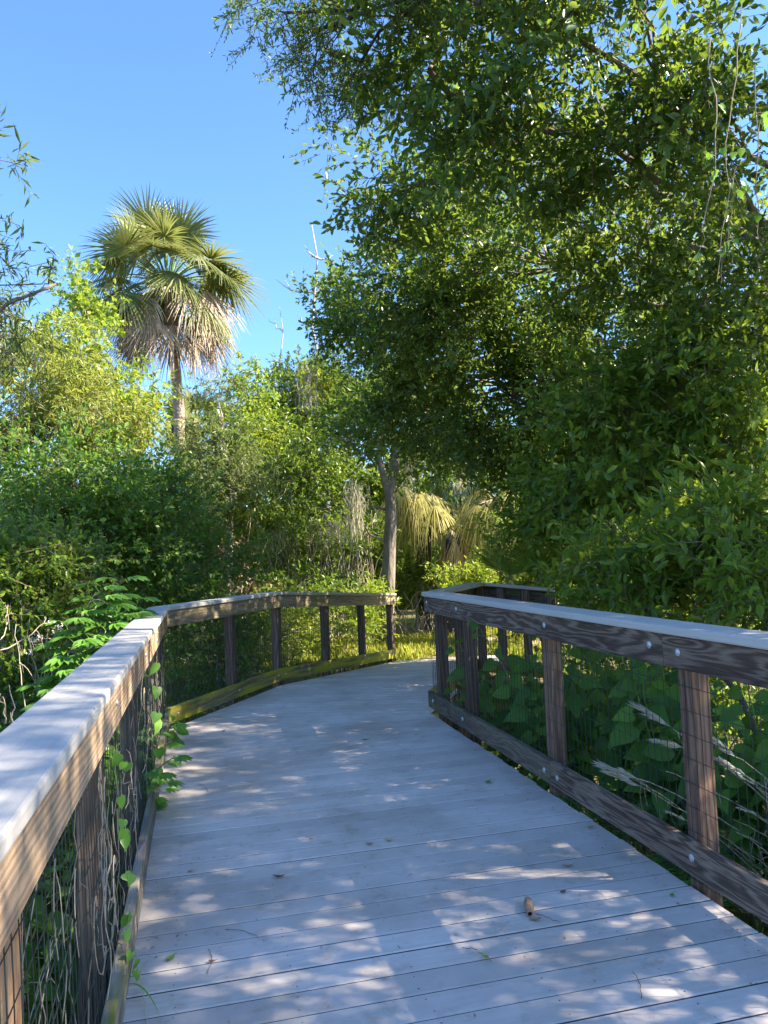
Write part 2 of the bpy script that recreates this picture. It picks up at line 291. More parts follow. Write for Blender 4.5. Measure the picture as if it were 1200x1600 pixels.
def foliage(acc, centers, outw, spec, rg):
    """clumps of twigs with leaves; spec keys: tw twigs/clump, lv leaves/twig, tl twig length, L, W, T, droop, up"""
    n = len(centers); tw = spec.get('tw', 5); lv = spec.get('lv', 9); tl = spec['tl']; dr = spec.get('droop', 0.15)
    base = np.repeat(centers, tw, 0) + rg.normal(size=(n*tw, 3))*tl*0.22
    d = unit(np.repeat(outw, tw, 0)*spec.get('out', 0.7) + rg.normal(size=(n*tw, 3))*0.75 + np.array([0, 0, spec.get('up', 0.15)]))
    ln = tl*(0.5+0.9*rg.random(n*tw)); tip = base + d*ln[:, None] - np.array([0, 0, 1])*(dr*ln)[:, None]
    twigs(acc, base, tip, spec.get('tr', 0.003)*(0.7+0.6*rg.random(n*tw)), 1)
    t = np.tile(np.linspace(0.12, 1.0, lv), n*tw) + rg.normal(size=n*tw*lv)*0.03
    B = np.repeat(base, lv, 0); D = np.repeat(tip-base, lv, 0); pos = B + D*t[:, None]
    side = unit(rg.normal(size=(len(pos), 3)))
    ld = unit(unit(D)*0.75 + side*0.9 - np.array([0, 0, 1])*spec.get('ldroop', 0.15))
    nr = unit(rg.normal(size=(len(pos), 3))*spec.get('nj', 0.55) + np.array([0.15, -0.1, 0.9]))
    s = (0.65 + 0.7*rg.random(len(pos)))*np.repeat(rg.uniform(0.75, 1.25, n), tw*lv)
    leaves(acc, pos, ld, nr, spec['L']*s, spec['W']*s, spec.get('T', T_S), 0)
def E(px, py, d, rxp, rzp, ry, n):
    return (P(px, py, d), (rxp*d/F_PX, ry, rzp*d/F_PX), n)
def plant(name, label, cat, base, ells, spec, leafm, trunk_r=0.05, bark='bark', top=None, bend=(0, 0, 0), group=None, seed=1, branch=0.3, nside=8, trunk_pts=None, lo=0.25, crown='crown', stem='trunk', extra=None):
    rg = np.random.default_rng(seed)
    root = thing(name, label, cat, base, group)
    ac = Acc(); tr = Acc()
    base = np.asarray(base, float)
    if trunk_pts is None:
        if top is None: top = np.mean([e[0] for e in ells], 0) - np.array([0, 0, 0.2])
        tp = curve(base, top, bend, 9, 0.02*np.linalg.norm(np.asarray(top)-base)*0.5, rg)
    else: tp = np.asarray(trunk_pts, float)
    tr_r = np.linspace(trunk_r*1.15, trunk_r*0.45, len(tp)); tr_r[0] = trunk_r*1.4
    tube(tr, tp, tr_r, nside)
    if extra: tube(tr, np.asarray(extra[0]), np.linspace(extra[1], extra[1]*0.5, len(extra[0])), 7)
    for c, r, n in ells:
        c = np.asarray(c); r = np.asarray(r)
        # limb leaves the trunk below the mass it carries
        dist = np.linalg.norm(tp-c, axis=1) + np.maximum(0, tp[:, 2]-c[2])*1.5; j = max(1, int(np.argmin(dist))-1); j = min(j, len(tp)-1)
        ll = np.linalg.norm(c-tp[j]); r0 = min(tr_r[j]*0.6, 0.008+0.010*ll)
        lp = curve(tp[j], c, (0, 0, 0.10*ll*rg.uniform(-0.4, 1)), 7, 0.03*ll, rg); tube(tr, lp, np.linspace(r0, r0*0.4, 7), 6)
        ng = max(3, int(n/5)+1); cs, ov = sample_ell(c, r, ng, rg, lo); cs = np.repeat(cs, 5, 0)[:max(n, 3)]; ov = np.repeat(ov, 5, 0)[:max(n, 3)]; cs = cs + rg.normal(size=cs.shape)*spec['tl']*np.array([.62, .62, .42])
        nb = max(3, int(n*branch)); nb = min(nb, n)
        for q in range(nb):
            k = rg.integers(4, 7); s0 = lp[k]; e0 = cs[q]; bl = np.linalg.norm(e0-s0)
            tube(tr, curve(s0, e0, (0, 0, 0.1*bl), 5, 0.05*bl, rg), np.linspace(max(0.004, r0*0.35), 0.003, 5), 4, cap=False)
        foliage(ac, cs, ov, spec, rg)
    tr.build(stem, M[bark], root, smooth=True)
    ac.build(crown, [M[leafm], M['twig']], root)
    return root

# ------------------------------------------------------------------ ground, deck
def ramp_z(x, y): return -0.071*np.maximum(0.0, y-9.0)
def ground_z(x, y):
    far = np.clip((y-8.5)/3.5, 0, 1)
    g = -0.62 + 0.32*far + 0.05*np.sin(x*1.3+y*0.7)*(1-far) + 0.03*np.sin(x*0.5)*np.cos(y*0.4)
    return g
g = Acc()
xs = np.concatenate([[-400, -120, -50], np.linspace(-25, 25, 90), [50, 120, 400]]); ys = np.concatenate([[-200, -60, -20], np.linspace(-8, 40, 90), [60, 140, 600]])
X, Y = np.meshgrid(xs, ys); nx = len(xs)
V = np.stack([X, Y, ground_z(X, Y)], -1).reshape(-1, 3)
ii, jj = np.meshgrid(np.arange(len(ys)-1), np.arange(nx-1), indexing='ij'); a = (ii*nx+jj).ravel()
g.add(V, np.stack([a, a+1, a+nx+1, a+nx], -1))
def ground_mat():
    m, nt, b = mat('leaf_litter_ground'); tc = N(nt, 'ShaderNodeTexCoord')
    n1 = N(nt, 'ShaderNodeTexNoise', inp={'Scale': 0.7, 'Detail': 6.0}); n2 = N(nt, 'ShaderNodeTexNoise', inp={'Scale': 22.0, 'Detail': 6.0, 'Roughness': 0.75})
    for n in (n1, n2): nt.links.new(tc.outputs['Object'], n.inputs['Vector'])
    c = ramp(nt, [(0.3, (0.05, 0.04, 0.022)), (0.5, (0.17, 0.12, 0.07)), (0.72, (0.36, 0.26, 0.17))], n2.outputs[0])
    gr = ramp(nt, [(0.3, (0.05, 0.07, 0.015)), (0.7, (0.17, 0.18, 0.04))], n2.outputs[0])
    f = ramp(nt, [(0.45, (0, 0, 0)), (0.6, (1, 1, 1))], n1.outputs[0])
    c = mixc(nt, f, c, gr); nt.links.new(c, b.inputs['Base Color']); b.inputs['Roughness'].default_value = 0.95
    bp = N(nt, 'ShaderNodeBump', inp={'Strength': 0.8, 'Distance': 0.03}); nt.links.new(n2.outputs[0], bp.inputs['Height']); nt.links.new(bp.outputs[0], b.inputs['Normal'])
    return m
tag(g.build('ground', ground_mat(), smooth=True), 'leaf littered earth below the boardwalk', None, kind='structure')

# plan of the walkway: inner faces of the kick boards
Lp = [(-0.073, -0.80), (-1.955, 6.83), (-1.27, 9.02), (0.13, 12.45)]
Kp = (0.335, 7.10)
Ap = (1.02, 9.12)
R0p = (2.20, -0.80)
def clip(poly, nx_, ny_, c):
    out = []
    for i in range(len(poly)):
        p, q = poly[i], poly[(i+1) % len(poly)]; dp = nx_*p[0]+ny_*p[1]-c; dq = nx_*q[0]+ny_*q[1]-c
        if dp <= 0: out.append(p)
        if dp*dq < 0: t = dp/(dp-dq); out.append((p[0]+t*(q[0]-p[0]), p[1]+t*(q[1]-p[1])))
    return out
def planks(regions):
    verts, faces, uvs, mi = [], [], [], []
    for poly, ang, jag in regions:
        hx, hy = math.sin(ang), math.cos(ang)         # heading
        s = [hx*p[0]+hy*p[1] for p in poly]; c = math.floor(min(s)/0.1415)*0.1415; k = 0
        while c < max(s):
            pl = clip(poly, -hx, -hy, -(c+0.0036)); 
            if len(pl) > 2: pl = clip(pl, hx, hy, c+0.1384)
            k += 1
            if len(pl) > 2:
                area = 0.5*abs(sum(pl[i][0]*pl[(i+1) % len(pl)][1]-pl[(i+1) % len(pl)][0]*pl[i][1] for i in range(len(pl))))
                if area > 0.003:
                    # end of each plank wanders a little past the line
                    n = len(pl); b0 = len(verts); dz = random.uniform(-0.0012, 0.0012)
                    ext = random.uniform(-0.008, 0.010) if jag else 0
                    pl = [(p[0]+ext*(1 if (p[0]*hy-p[1]*hx) > 0.6 else 0)*hy, p[1]-ext*(1 if (p[0]*hy-p[1]*hx) > 0.6 else 0)*hx) for p in pl]
                    cx = sum(p[0] for p in pl)/n; cy = sum(p[1] for p in pl)/n
                    sc_ = 1.0
                    for z in (0.0, -0.0035, -0.026):
                        for p in pl:
                            dx, dy = (p[0]-cx), (p[1]-cy); along = dx*hy-dy*hx; acr = dx*hx+dy*hy
                            if z == 0.0: along -= math.copysign(0.002, along); acr -= math.copysign(0.0045, acr)
                            x_, y_ = cx+along*hy+acr*hx, cy-along*hx+acr*hy
                            verts.append((x_, y_, z+dz+float(ramp_z(x_, y_)))); uvs.append((along+k*3.7, acr+k*0.31))
                    fs = [tuple(b0+i for i in range(n))[::-1]]
                    for L_ in (0, n):
                        for i in range(n):
                            j = (i+1) % n; fs.append((b0+L_+i, b0+L_+j, b0+L_+n+j, b0+L_+n+i))
                    fs.append(tuple(b0+2*n+i for i in range(n)))
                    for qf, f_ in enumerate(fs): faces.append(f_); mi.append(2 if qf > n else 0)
            c += 0.1415
    # screw heads: two to a plank on every joist line
    return verts, faces, uvs, mi
angN = -math.atan2(Lp[0][0]-Lp[1][0], Lp[1][1]-Lp[0][1]); 
off = 0.02
reg1 = [(R0p[0]+off, R0p[1]), (Kp[0]+off, Kp[1]+0.02), (Lp[1][0]-0.02, Lp[1][1]), (Lp[0][0]-0.02, Lp[0][1])]
reg2 = [(Kp[0]+off, Kp[1]+0.02), (Ap[0]+0.02, Ap[1]), (2.0, 12.9), Lp[3], (Lp[2][0], Lp[2][1]), (Lp[1][0]-0.02, Lp[1][1])]
verts, faces, uvs, mi = planks([(reg1, angN, True), (reg2, math.radians(3), False)])
for s_ in np.arange(0.15, 2.35, 0.405):                   # joist lines run with the walkway
    for c in np.arange(-0.5, 6.6, 0.1415):
        for q in (0.03, 0.105):
            hx, hy = math.sin(angN), math.cos(angN)
            cc = math.floor(c/0.1415)*0.1415 + q
            x0, y0 = Lp[0]; sA = hx*x0+hy*y0
            x_ = x0 + hx*(cc-sA) + hy*s_ + random.gauss(0, .004); y_ = y0 + hy*(cc-sA) - hx*s_ + random.gauss(0, .003)
            if y_ > 0.5 and y_ < 6.7 and random.random() < 0.9:
                b0 = len(verts); r = random.uniform(0.0022, 0.0034)
                for i in range(6): verts.append((x_+r*math.cos(i*1.047), y_+r*math.sin(i*1.047), 0.0016+float(ramp_z(x_, y_)))); uvs.append((0, 0))
                faces.append(tuple(range(b0, b0+6))); mi.append(1)
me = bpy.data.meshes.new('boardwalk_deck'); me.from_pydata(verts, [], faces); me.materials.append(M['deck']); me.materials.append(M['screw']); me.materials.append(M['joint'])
ul = me.uv_layers.new(name='UVMap'); lv = np.zeros(len(me.loops), np.int32); me.loops.foreach_get('vertex_index', lv)
ul.data.foreach_set('uv', np.array(uvs, np.float32)[lv].ravel()); me.polygons.foreach_set('material_index', np.array(mi, np.int32)); me.update()
import bmesh
_b = bmesh.new(); _b.from_mesh(me); bmesh.ops.recalc_face_normals(_b, faces=_b.faces); _b.to_mesh(me); _b.free()
deck = tag(link('boardwalk_deck', me), 'pale grey plank walkway curving away between the railings', None, kind='structure')

# joists and stringers under the planks
def seg_frame(poly, closed=False):
    poly = [np.array(p, float) for p in poly]; n = len(poly); dirs = [unit((poly[i+1]-poly[i])[:2]) for i in range(n-1)]
    return poly, dirs
class Boards:
    """prisms along a plan polyline, mitred at its corners; side=+1: outward is to the left of travel"""
    def __init__(s, pts, side):
        s.p = [np.array(p, float) for p in pts]; s.side = side
        s.d = [unit((s.p[i+1]-s.p[i])[:2]) for i in range(len(pts)-1)]
        s.n = [np.array([-d[1], d[0]])*side for d in s.d]
    def miter(s, i):
        if i == 0: return s.n[0]
        if i == len(s.p)-1: return s.n[-1]
        a, b = s.n[i-1], s.n[i]; v = unit(a+b); return v/np.dot(v, a)
    def at(s, i, t, o):
        """point on segment i at fraction t, offset o outward"""
        a, b = s.p[i], s.p[i+1]; q = a + (b-a)*t
        if t <= 0: v = s.miter(i)
        elif t >= 1: v = s.miter(i+1)
        else: v = s.n[i]
        return np.array([q[0]+v[0]*o, q[1]+v[1]*o, q[2]])
    def board(s, i, t0, t1, o0, o1, z0, z1, name, m_, parent, bevel=0.003, cut=0.0008, label=None):
        L_ = np.linalg.norm(s.p[i+1]-s.p[i]); e = cut/L_
        if t0 > 0: t0 += e
        if t1 < 1: t1 -= e
        V, U_ = [], []; nseg = max(1, int(L_*(t1-t0)/0.6)); per = [0, o1-o0, o1-o0+z1-z0, 2*(o1-o0)+z1-z0]
        if t0 <= 0 and t1 >= 1: ts = [0, 1]
        ts = [t0, t1]
        for t in ts:
            for o, z in ((o0, z0), (o1, z0), (o1, z1), (o0, z1)):
                q = s.at(i, t, o); V.append((q[0], q[1], q[2]+z))
        Fc = [(0, 1, 5, 4), (1, 2, 6, 5), (2, 3, 7, 6), (3, 0, 4, 7), (3, 2, 1, 0), (4, 5, 6, 7)]
        return board_mesh(name, V, Fc, m_, parent, L_*(t1-t0), (o1-o0, z1-z0), bevel, label)
UVO = [0]
def board_mesh(name, V, Fc, m_, parent, Lm, wh, bevel=0.003, label=None):
    """eight-corner board: corners 0-3 one end, 4-7 the other"""
    me = bpy.data.meshes.new(name); me.from_pydata([tuple(map(float, v)) for v in V], [], Fc)
    UVO[0] += 1; ou = (UVO[0]*3.37) % 50; ov = (UVO[0]*1.71) % 20
    ul = me.uv_layers.new(name='UVMap'); o1, z1 = wh; per = [0, o1, o1+z1, 2*o1+z1, 2*o1+2*z1]
    for f in me.polygons:
        k = f.index
        for li, vi in zip(f.loop_indices, f.vertices):
            if k < 4:
                u = 0 if vi < 4 else Lm; c = vi % 4; v_ = per[c] if not (k == 3 and c == 0) else per[4]
            else: u = (vi % 4 in (1, 2))*o1 + 0.3; v_ = (vi % 4 >= 2)*z1
            ul.data[li].uv = (u+ou, v_+ov)
    _b = bmesh.new(); _b.from_mesh(me); bmesh.ops.recalc_face_normals(_b, faces=_b.faces); _b.to_mesh(me); _b.free()
    me.materials.append(M[m_] if isinstance(m_, str) else m_)
    o = link(name, me, parent)
    if bevel:
        bv = o.modifiers.new('edge', 'BEVEL'); bv.width = bevel; bv.segments = 2; bv.limit_method = 'ANGLE'
    if label: o['label'] = label
    return o
BOXF = [(0, 1, 5, 4), (1, 2, 6, 5), (2, 3, 7, 6), (3, 0, 4, 7), (3, 2, 1, 0), (4, 5, 6, 7)]
def post(B, i, t, parent, m_, zb=-0.7, zt=1.06, o=0.042, w_=0.089, label=None):
    c = B.at(i, t, o); d = B.d[i]; n = B.n[i]; V = []
    for z in (zb, zt):
        for a_, b_ in ((-w_/2, 0), (w_/2, 0), (w_/2, w_), (-w_/2, w_)):
            V.append((c[0]+d[0]*a_+n[0]*b_, c[1]+d[1]*a_+n[1]*b_, c[2]+z))
    return board_mesh('post', V, BOXF, m_, parent, zt-zb, (w_, w_), 0.004, label)
def bolt(B, i, t, z, parent, o=-0.001, r=0.016):
    c = B.at(i, t, 0); n = B.n[i]; d = B.d[i]; a = Acc(); prof = [(0.0, 1.0), (0.003, 0.95), (0.006, 0.6), (0.007, 0.0)]
    k = 12; V = []
    for h, rr in prof:
        for q in range(k):
            an = q*2*math.pi/k; u, v_ = math.cos(an)*r*rr, math.sin(an)*r*rr
            V.append((c[0]+d[0]*u-n[0]*(h+0.0005), c[1]+d[1]*u-n[1]*(h+0.0005), c[2]+z+v_))
    Fq = [(j*k+q, j*k+(q+1) % k, (j+1)*k+(q+1) % k, (j+1)*k+q) for j in range(3) for q in range(k)]
    a.add(V, Fq); return a.build('bolt', M['bolt'], parent, smooth=True)
def mesh_panel(B, i, t0, t1, parent, z0, z1, o=0.039, sx=0.051, sz=0.102):
    a = Acc(); L_ = np.linalg.norm(B.p[i+1]-B.p[i]); B2 = BLU if (B is BL and i == 0) else B
    lean = lambda t, z, o_: B.at(i, t, o_)*(1-z)+B2.at(i, t, o_)*z
    n = int(L_*(t1-t0)/sx); 
    for q in range(n+1):
        t = t0+(t1-t0)*q/n; t = min(max(t, 1e-4), 1-1e-4); zz = np.linspace(z0, z1, 5)
        pts = np.array([lean(t, z, o)+np.array([0, 0, z]) for z in zz]) + rng.normal(size=(5, 3))*0.0015
        tube(a, pts, 0.0015, 4, cap=False)
    k = int((z1-z0)/sz)
    for r_ in range(k+1):
        z = z0 + r_*sz; pts = []
        for q in range(0, n+1, 3):
            t = min(max(t0+(t1-t0)*q/n, 1e-4), 1-1e-4); c = lean(t, z, o-0.003); pts.append((c[0], c[1], c[2]+z+rng.normal()*0.002))
        tube(a, pts, 0.0015, 4, cap=False)
    return a.build('wire_mesh', M['wire'], parent)

# left railing --------------------------------------------------------------
zt = 1.08
Lz = [(*Lp[0], 0.0), (*Lp[1], 0.0), (*Lp[2], 0.0), (*Lp[3], -0.245)]
BL = Boards(Lz, +1)
rl = thing('wooden_railing', 'long left railing of tan boards and wire mesh, bending right at two corners', 'railing', (-1.955, 6.83, 0.0))
BLU = Boards([(-0.125, -0.80, 0.0)]+Lz[1:], +1)
def rail_run(B, root, i, cuts, mfas, mcap, mtoe, zt=zt, BU=None, toe=(0.03, 0.17), cap_o=(-0.022, 0.165), fas_h=0.14, capcuts=None):
    for (a_, b_), mf in zip(cuts, mfas if isinstance(mfas, list) else [mfas]*len(cuts)):
        (BU or B).board(i, a_, b_, 0.0, 0.037, zt-0.041-fas_h, zt-0.041, 'top_rail', mf, root)
    for a_, b_ in (capcuts or cuts): (BU or B).board(i, a_, b_, cap_o[0], cap_o[1], zt-0.038, zt, 'rail_cap', mcap, root, bevel=0.008)
    for a_, b_ in cuts: B.board(i, a_, b_, 0.0, 0.037, toe[0], toe[1], 'kick_board', mtoe, root)
tY = lambda y: (y-Lp[0][1])/(Lp[1][1]-Lp[0][1])
rail_run(BL, rl, 0, [(0, tY(5.25)), (tY(5.25), 1)], ['w_tan', 'w_grey'], 'cap', 'w_toe', BU=BLU, fas_h=0.155, capcuts=[(0, tY(4.3)), (tY(4.3), 1)], toe=(0.012, 0.155))
rail_run(BL, rl, 1, [(0, 1)], 'w_grey', 'cap', 'w_moss', toe=(0.05, 0.19))
rail_run(BL, rl, 2, [(0, 1)], 'w_grey', 'cap_green', 'w_moss', toe=(0.05, 0.19))
for y, m_ in ((1.50, 'w_post_new'), (2.78, 'w_post_dark'), (4.2, 'w_post_dark'), (6.62, 'w_post')): post(BL, 0, tY(y), rl, m_, zt=zt-0.04, o=0.048+0.05*(6.83-y)/7.6)
post(BL, 1, 0.56, rl, 'w_post_dark', zt=zt-0.04, o=0.045)
for t in (0.0+0.02, 0.36, 0.68, 0.985): post(BL, 2, t, rl, 'w_post_dark', zt=zt-0.04, o=0.045, zb=-0.5)
for i, seg in ((0, (tY(0.2), 0.995)), (1, (0.01, 0.99)), (2, (0.01, 0.99))): mesh_panel(BL, i, seg[0], seg[1], rl, 0.0, 1.0)
for (i, t, z) in ((0, tY(2.78), zt-0.11), (0, tY(4.2), zt-0.11), (0, tY(5.2), zt-0.13), (0, tY(5.3), zt-0.09), (1, 0.06, zt-0.11), (1, 0.06, 0.12), (1, 0.56, 0.12), (1, 0.56, zt-0.1), (1, 0.97, 0.12), (2, 0.03, 0.12), (2, 0.36, 0.12), (2, 0.68, 0.12)):
    bolt(BLU if z > 0.5 else BL, i, t, z, rl, r=0.011)
# right railing
zr = 1.105
Rz = [(*R0p, 0.0), (*Kp, 0.0)]
BR = Boards(Rz+[(*Ap, -0.01), (1.92, 8.86, -0.10)], -1)
rr_ = thing('wooden_railing', 'near right railing of dark weathered boards and wire mesh with a blue-grey cap', 'railing', (Kp[0], Kp[1], 0.0))
tR = lambda y: (y-R0p[1])/(Kp[1]-R0p[1])
BR.board(0, 0, tR(3.42), 0.0, 0.037, zr-0.181, zr-0.041, 'top_rail', 'w_right', rr_); BR.board(0, tR(3.42), 1, 0.0, 0.037, zr-0.181, zr-0.041, 'top_rail', 'w_right', rr_)
BR.board(0, 0, 1, -0.022, 0.165, zr-0.038, zr, 'rail_cap', 'cap', rr_, bevel=0.008)
BR.board(0, 0, tR(4.62), 0.0, 0.037, 0.065, 0.205, 'kick_board', 'w_right', rr_); BR.board(0, tR(4.62), 1, 0.0, 0.037, 0.065, 0.205, 'kick_board', 'w_right_moss', rr_)
for y, m_ in ((1.5, 'w_post'), (3.34, 'w_post'), (4.70, 'w_post'), (6.16, 'w_post_dark'), (6.90, 'w_post_dark')): post(BR, 0, tR(y), rr_, m_, zt=zr-0.04, o=0.045)
mesh_panel(BR, 0, tR(0.3), 0.99, rr_, 0.03, 1.06)
for y, z in ((3.30, 0.14), (4.53, 0.13), (4.70, 0.13), (6.16, 0.14), (3.31, zr-0.11), (3.52, zr-0.10), (4.60, zr-0.10), (6.2, zr-0.1), (7.02, zr-0.09), (6.95, 0.14)):
    bolt(BR, 0, tR(y), z, rr_, r=0.017)
# the railing of the ramp behind it
r2 = thing('wooden_railing', 'short mossy dark railing behind the near right railing, turning a corner past the ramp', 'railing', (Ap[0], Ap[1], 0.0))
for i in (1, 2):
    BR.board(i, 0, 1, 0.0, 0.037, zr-0.181, zr-0.041, 'top_rail', 'w_right_moss', r2); BR.board(i, 0, 1, -0.022, 0.165, zr-0.038, zr, 'rail_cap', 'cap_green', r2, bevel=0.008)
    BR.board(i, 0, 1, 0.0, 0.037, 0.065, 0.205, 'kick_board', 'w_moss', r2)
for i, t in ((1, 0.45), (1, 0.97), (2, 0.35), (2, 0.66), (2, 0.97)): post(BR, i, t, r2, 'w_post_dark', zt=zr-0.04, o=0.045)
mesh_panel(BR, 1, 0.02, 0.98, r2, 0.03, 1.06); mesh_panel(BR, 2, 0.02, 0.98, r2, 0.03, 1.06)
# rim boards under the deck edge
rim = thing('deck_frame', 'dark rim boards and joists carrying the deck edges', 'frame', (0, 5, -0.2))
rim['kind'] = 'structure'
BR.board(0, 0, 1, -0.035, 0.0, -0.215, -0.03, 'rim_board', 'w_post_dark', rim); BR.board(1, 0, 1, -0.035, 0.0, -0.215, -0.03, 'rim_board', 'w_moss', rim)
for i in range(3): BL.board(i, 0, 1, -0.03, 0.005, -0.215, -0.03, 'rim_board', 'w_post_dark', rim)
#VEG
# ================================================================== vegetation
UPV = np.array([0, 0, 1.0])
def spec(L, W, tl, tw=5, lv=9, **k): return dict(L=L, W=W, tl=tl, tw=tw, lv=lv, **k)
# ---- great oak on the right
OAK = spec(0.074, 0.033, 0.36, 6, 11, droop=0.12, out=0.8, T=T_O, nj=1.1)
ob = (5.9, 8.6, -0.6)
plant('oak_tree', 'huge dark green oak leaning over the boardwalk, filling the right of the picture', 'tree', ob,
  [E(1010, 560, 9.5, 200, 130, 1.3, 190), E(800, 620, 11, 170, 140, 1.2, 360), E(655, 640, 12.3, 100, 90, 1.1, 220), E(580, 500, 11.3, 80, 50, 0.7, 105),
   E(690, 440, 10, 130, 120, 1.1, 230), E(890, 350, 8.3, 180, 120, 1.0, 100), E(1130, 430, 7.6, 110, 170, 0.9, 108), E(650, 290, 8.0, 60, 90, 0.6, 75),
   E(810, 200, 6.4, 150, 100, 0.7, 72), E(1060, 170, 6.2, 160, 130, 0.8, 84), E(670, 110, 6.4, 100, 70, .6, 44), E(870, 40, 6.0, 180, 90, .7, 50),
   (np.array([6.3, 6.6, 5.6]), (1.6, 1.6, 1.4), 120), (np.array([6.8, 8.5, 3.4]), (1.6, 1.6, 1.2), 70)],
  OAK, 'oak', 0.26, 'bark', top=(4.9, 8.6, 7.0), bend=(0.3, 0, 0), seed=11, branch=0.12)
plant('oak_tree', 'leafy oak bough hanging in at the top, left of the huge oak', 'tree', (2.6, 3.4, -0.7),
  [E(445, 20, 6.3, 34, 30, .3, 16), E(500, 45, 6.3, 52, 56, .45, 44), E(610, -20, 6.0, 110, 66, .6, 62), E(550, 120, 6.6, 50, 40, .4, 24), E(780, -60, 6.0, 130, 80, .8, 90),
   E(950, -100, 5.6, 180, 110, .8, 80)], dict(OAK, L=0.050, W=0.014, tl=0.24, T=T_S, lv=13), 'oak', 0.09, 'bark_dark',
  trunk_pts=curve((3.3, 3.2, -0.7), (1.8, 5.0, 6.0), (0.9, -0.6, 0.2), 10), seed=12, branch=0.15)
# trees standing out of frame on the right, which throw the dappled shade
plant('oak_tree', 'tall oak right of the near railing, its boughs shading the planks', 'tree', (6.2, 3.6, -0.7),
  [(np.array([5.2, 3.2, 3.3]), (1.6, 1.7, 1.3), 230), (np.array([6.6, 4.8, 4.6]), (1.7, 1.8, 1.3), 230), (np.array([5.0, 1.6, 3.6]), (1.5, 1.6, 1.3), 300),
   (np.array([7.8, 2.8, 4.6]), (1.8, 2.0, 1.6), 200), (np.array([4.6, 5.2, 2.9]), (1.2, 1.3, 1.0), 110), (np.array([6.2, 0.0, 4.4]), (1.6, 1.6, 1.5), 120),
   (np.array([5.6, 2.9, 6.0]), (1.6, 1.8, 1.0), 240), (np.array([6.9, 5.2, 6.9]), (1.6, 1.7, 1.1), 170), (np.array([6.3, 0.6, 6.3]), (1.5, 1.8, 1.1), 130), (np.array([5.2, 4.9, 5.1]), (1.1, 1.2, 0.8), 120)],
  dict(OAK, tw=5, lv=9, T=T_S), 'oak', 0.22, 'bark', top=(6.4, 3.4, 6.4), seed=13, branch=0.2)
# ---- behind the oak: sun-lit foliage seen through the gaps
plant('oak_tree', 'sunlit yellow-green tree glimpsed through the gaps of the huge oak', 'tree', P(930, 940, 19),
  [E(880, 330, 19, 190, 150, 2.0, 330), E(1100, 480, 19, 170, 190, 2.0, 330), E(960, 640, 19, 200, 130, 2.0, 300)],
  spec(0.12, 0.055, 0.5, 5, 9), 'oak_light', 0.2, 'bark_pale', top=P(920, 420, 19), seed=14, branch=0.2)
plant('bay_tree', 'broad green tree low behind the far end of the near right railing', 'tree', P(1010, 960, 10.5),
  [E(930, 760, 10.5, 130, 110, 1.1, 230), E(1100, 720, 10.0, 120, 120, 1.1, 210), E(1210, 620, 9, 100, 130, 1.0, 130), E(860, 850, 11.5, 80, 60, 0.9, 90)],
  spec(0.10, 0.036, 0.34, 5, 9), 'mid', 0.09, 'bark', seed=15)
plant('laurel_oak', 'lighter green laurel oak whose boughs come down close above the right railing', 'tree', (4.4, 7.4, -0.6),
  [E(990, 750, 7.8, 130, 80, .8, 105), E(1150, 700, 7.0, 80, 80, .7, 60), E(860, 800, 9.2, 60, 55, .7, 60), E(1090, 600, 7.4, 70, 50, .6, 34), E(960, 620, 7.8, 90, 60, .8, 60)],
  spec(0.095, 0.038, 0.32, 5, 10, out=0.5, T=T_O, nj=0.9), 'mid', 0.07, 'bark', seed=18)
plant('laurel_shrub', 'glossy long-leaved shrub just above the near right railing cap', 'shrub', (2.7, 5.0, -0.6),
  [E(1060, 900, 5.6, 110, 50, .55, 60), E(1170, 850, 5.2, 70, 70, .6, 46), E(950, 925, 6.2, 90, 38, .5, 45), E(1180, 935, 4.6, 70, 36, .4, 26)],
  spec(0.09, 0.030, 0.28, 5, 9, T=T_O, ldroop=-0.1, out=0.4), 'mid', 0.03, 'bark', seed=16)
plant('sapling', 'young shrub with sunlit yellow leaf tips beside the glossy shrub', 'shrub', (2.55, 6.6, -0.6),
  [E(1085, 835, 6.6, 55, 40, .3, 22), E(1110, 800, 6.6, 30, 25, .2, 8)], spec(0.10, 0.034, 0.24, 4, 8, T=T_O, ldroop=-0.2), 'lime', 0.02, 'bark', seed=17)
# ---- trees by the path end
T6 = P(606, 1006, 15); T6[2] = float(ground_z(T6[0], T6[1]))-0.05
tp = [T6, P(604, 960, 15), P(607, 900, 15), P(609, 850, 15.0), P(611, 800, 15.0), P(609, 770, 15), P(616, 735, 15.0), P(618, 700, 15.0), P(612, 660, 15.2), P(620, 600, 15.6)]
FORK = [P(609, 775, 15), P(600, 745, 14.95), P(592, 715, 14.9), P(594, 680, 15.0), P(585, 630, 15.2)]
plant('oak_tree', 'slim straight oak with grey furrowed trunk standing by the end of the left railing', 'tree', T6,
  [E(650, 640, 15.3, 100, 60, 1.3, 130), E(525, 690, 15.4, 80, 40, 0.9, 80), E(450, 745, 14.6, 85, 40, 0.9, 75), E(710, 690, 15.4, 70, 20, 0.7, 30), E(490, 790, 14.5, 50, 18, 0.6, 16)],
  spec(0.085, 0.036, 0.38, 5, 10), 'mid', 0.135, 'bark', trunk_pts=tp, seed=21, extra=(FORK, 0.085))
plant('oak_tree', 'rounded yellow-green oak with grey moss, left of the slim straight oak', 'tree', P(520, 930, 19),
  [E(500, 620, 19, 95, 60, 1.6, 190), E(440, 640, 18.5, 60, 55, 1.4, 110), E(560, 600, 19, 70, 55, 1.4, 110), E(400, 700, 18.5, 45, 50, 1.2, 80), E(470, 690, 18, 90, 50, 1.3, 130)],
  spec(0.10, 0.045, 0.42, 5, 10), 'oak_light', 0.16, 'bark', seed=22)
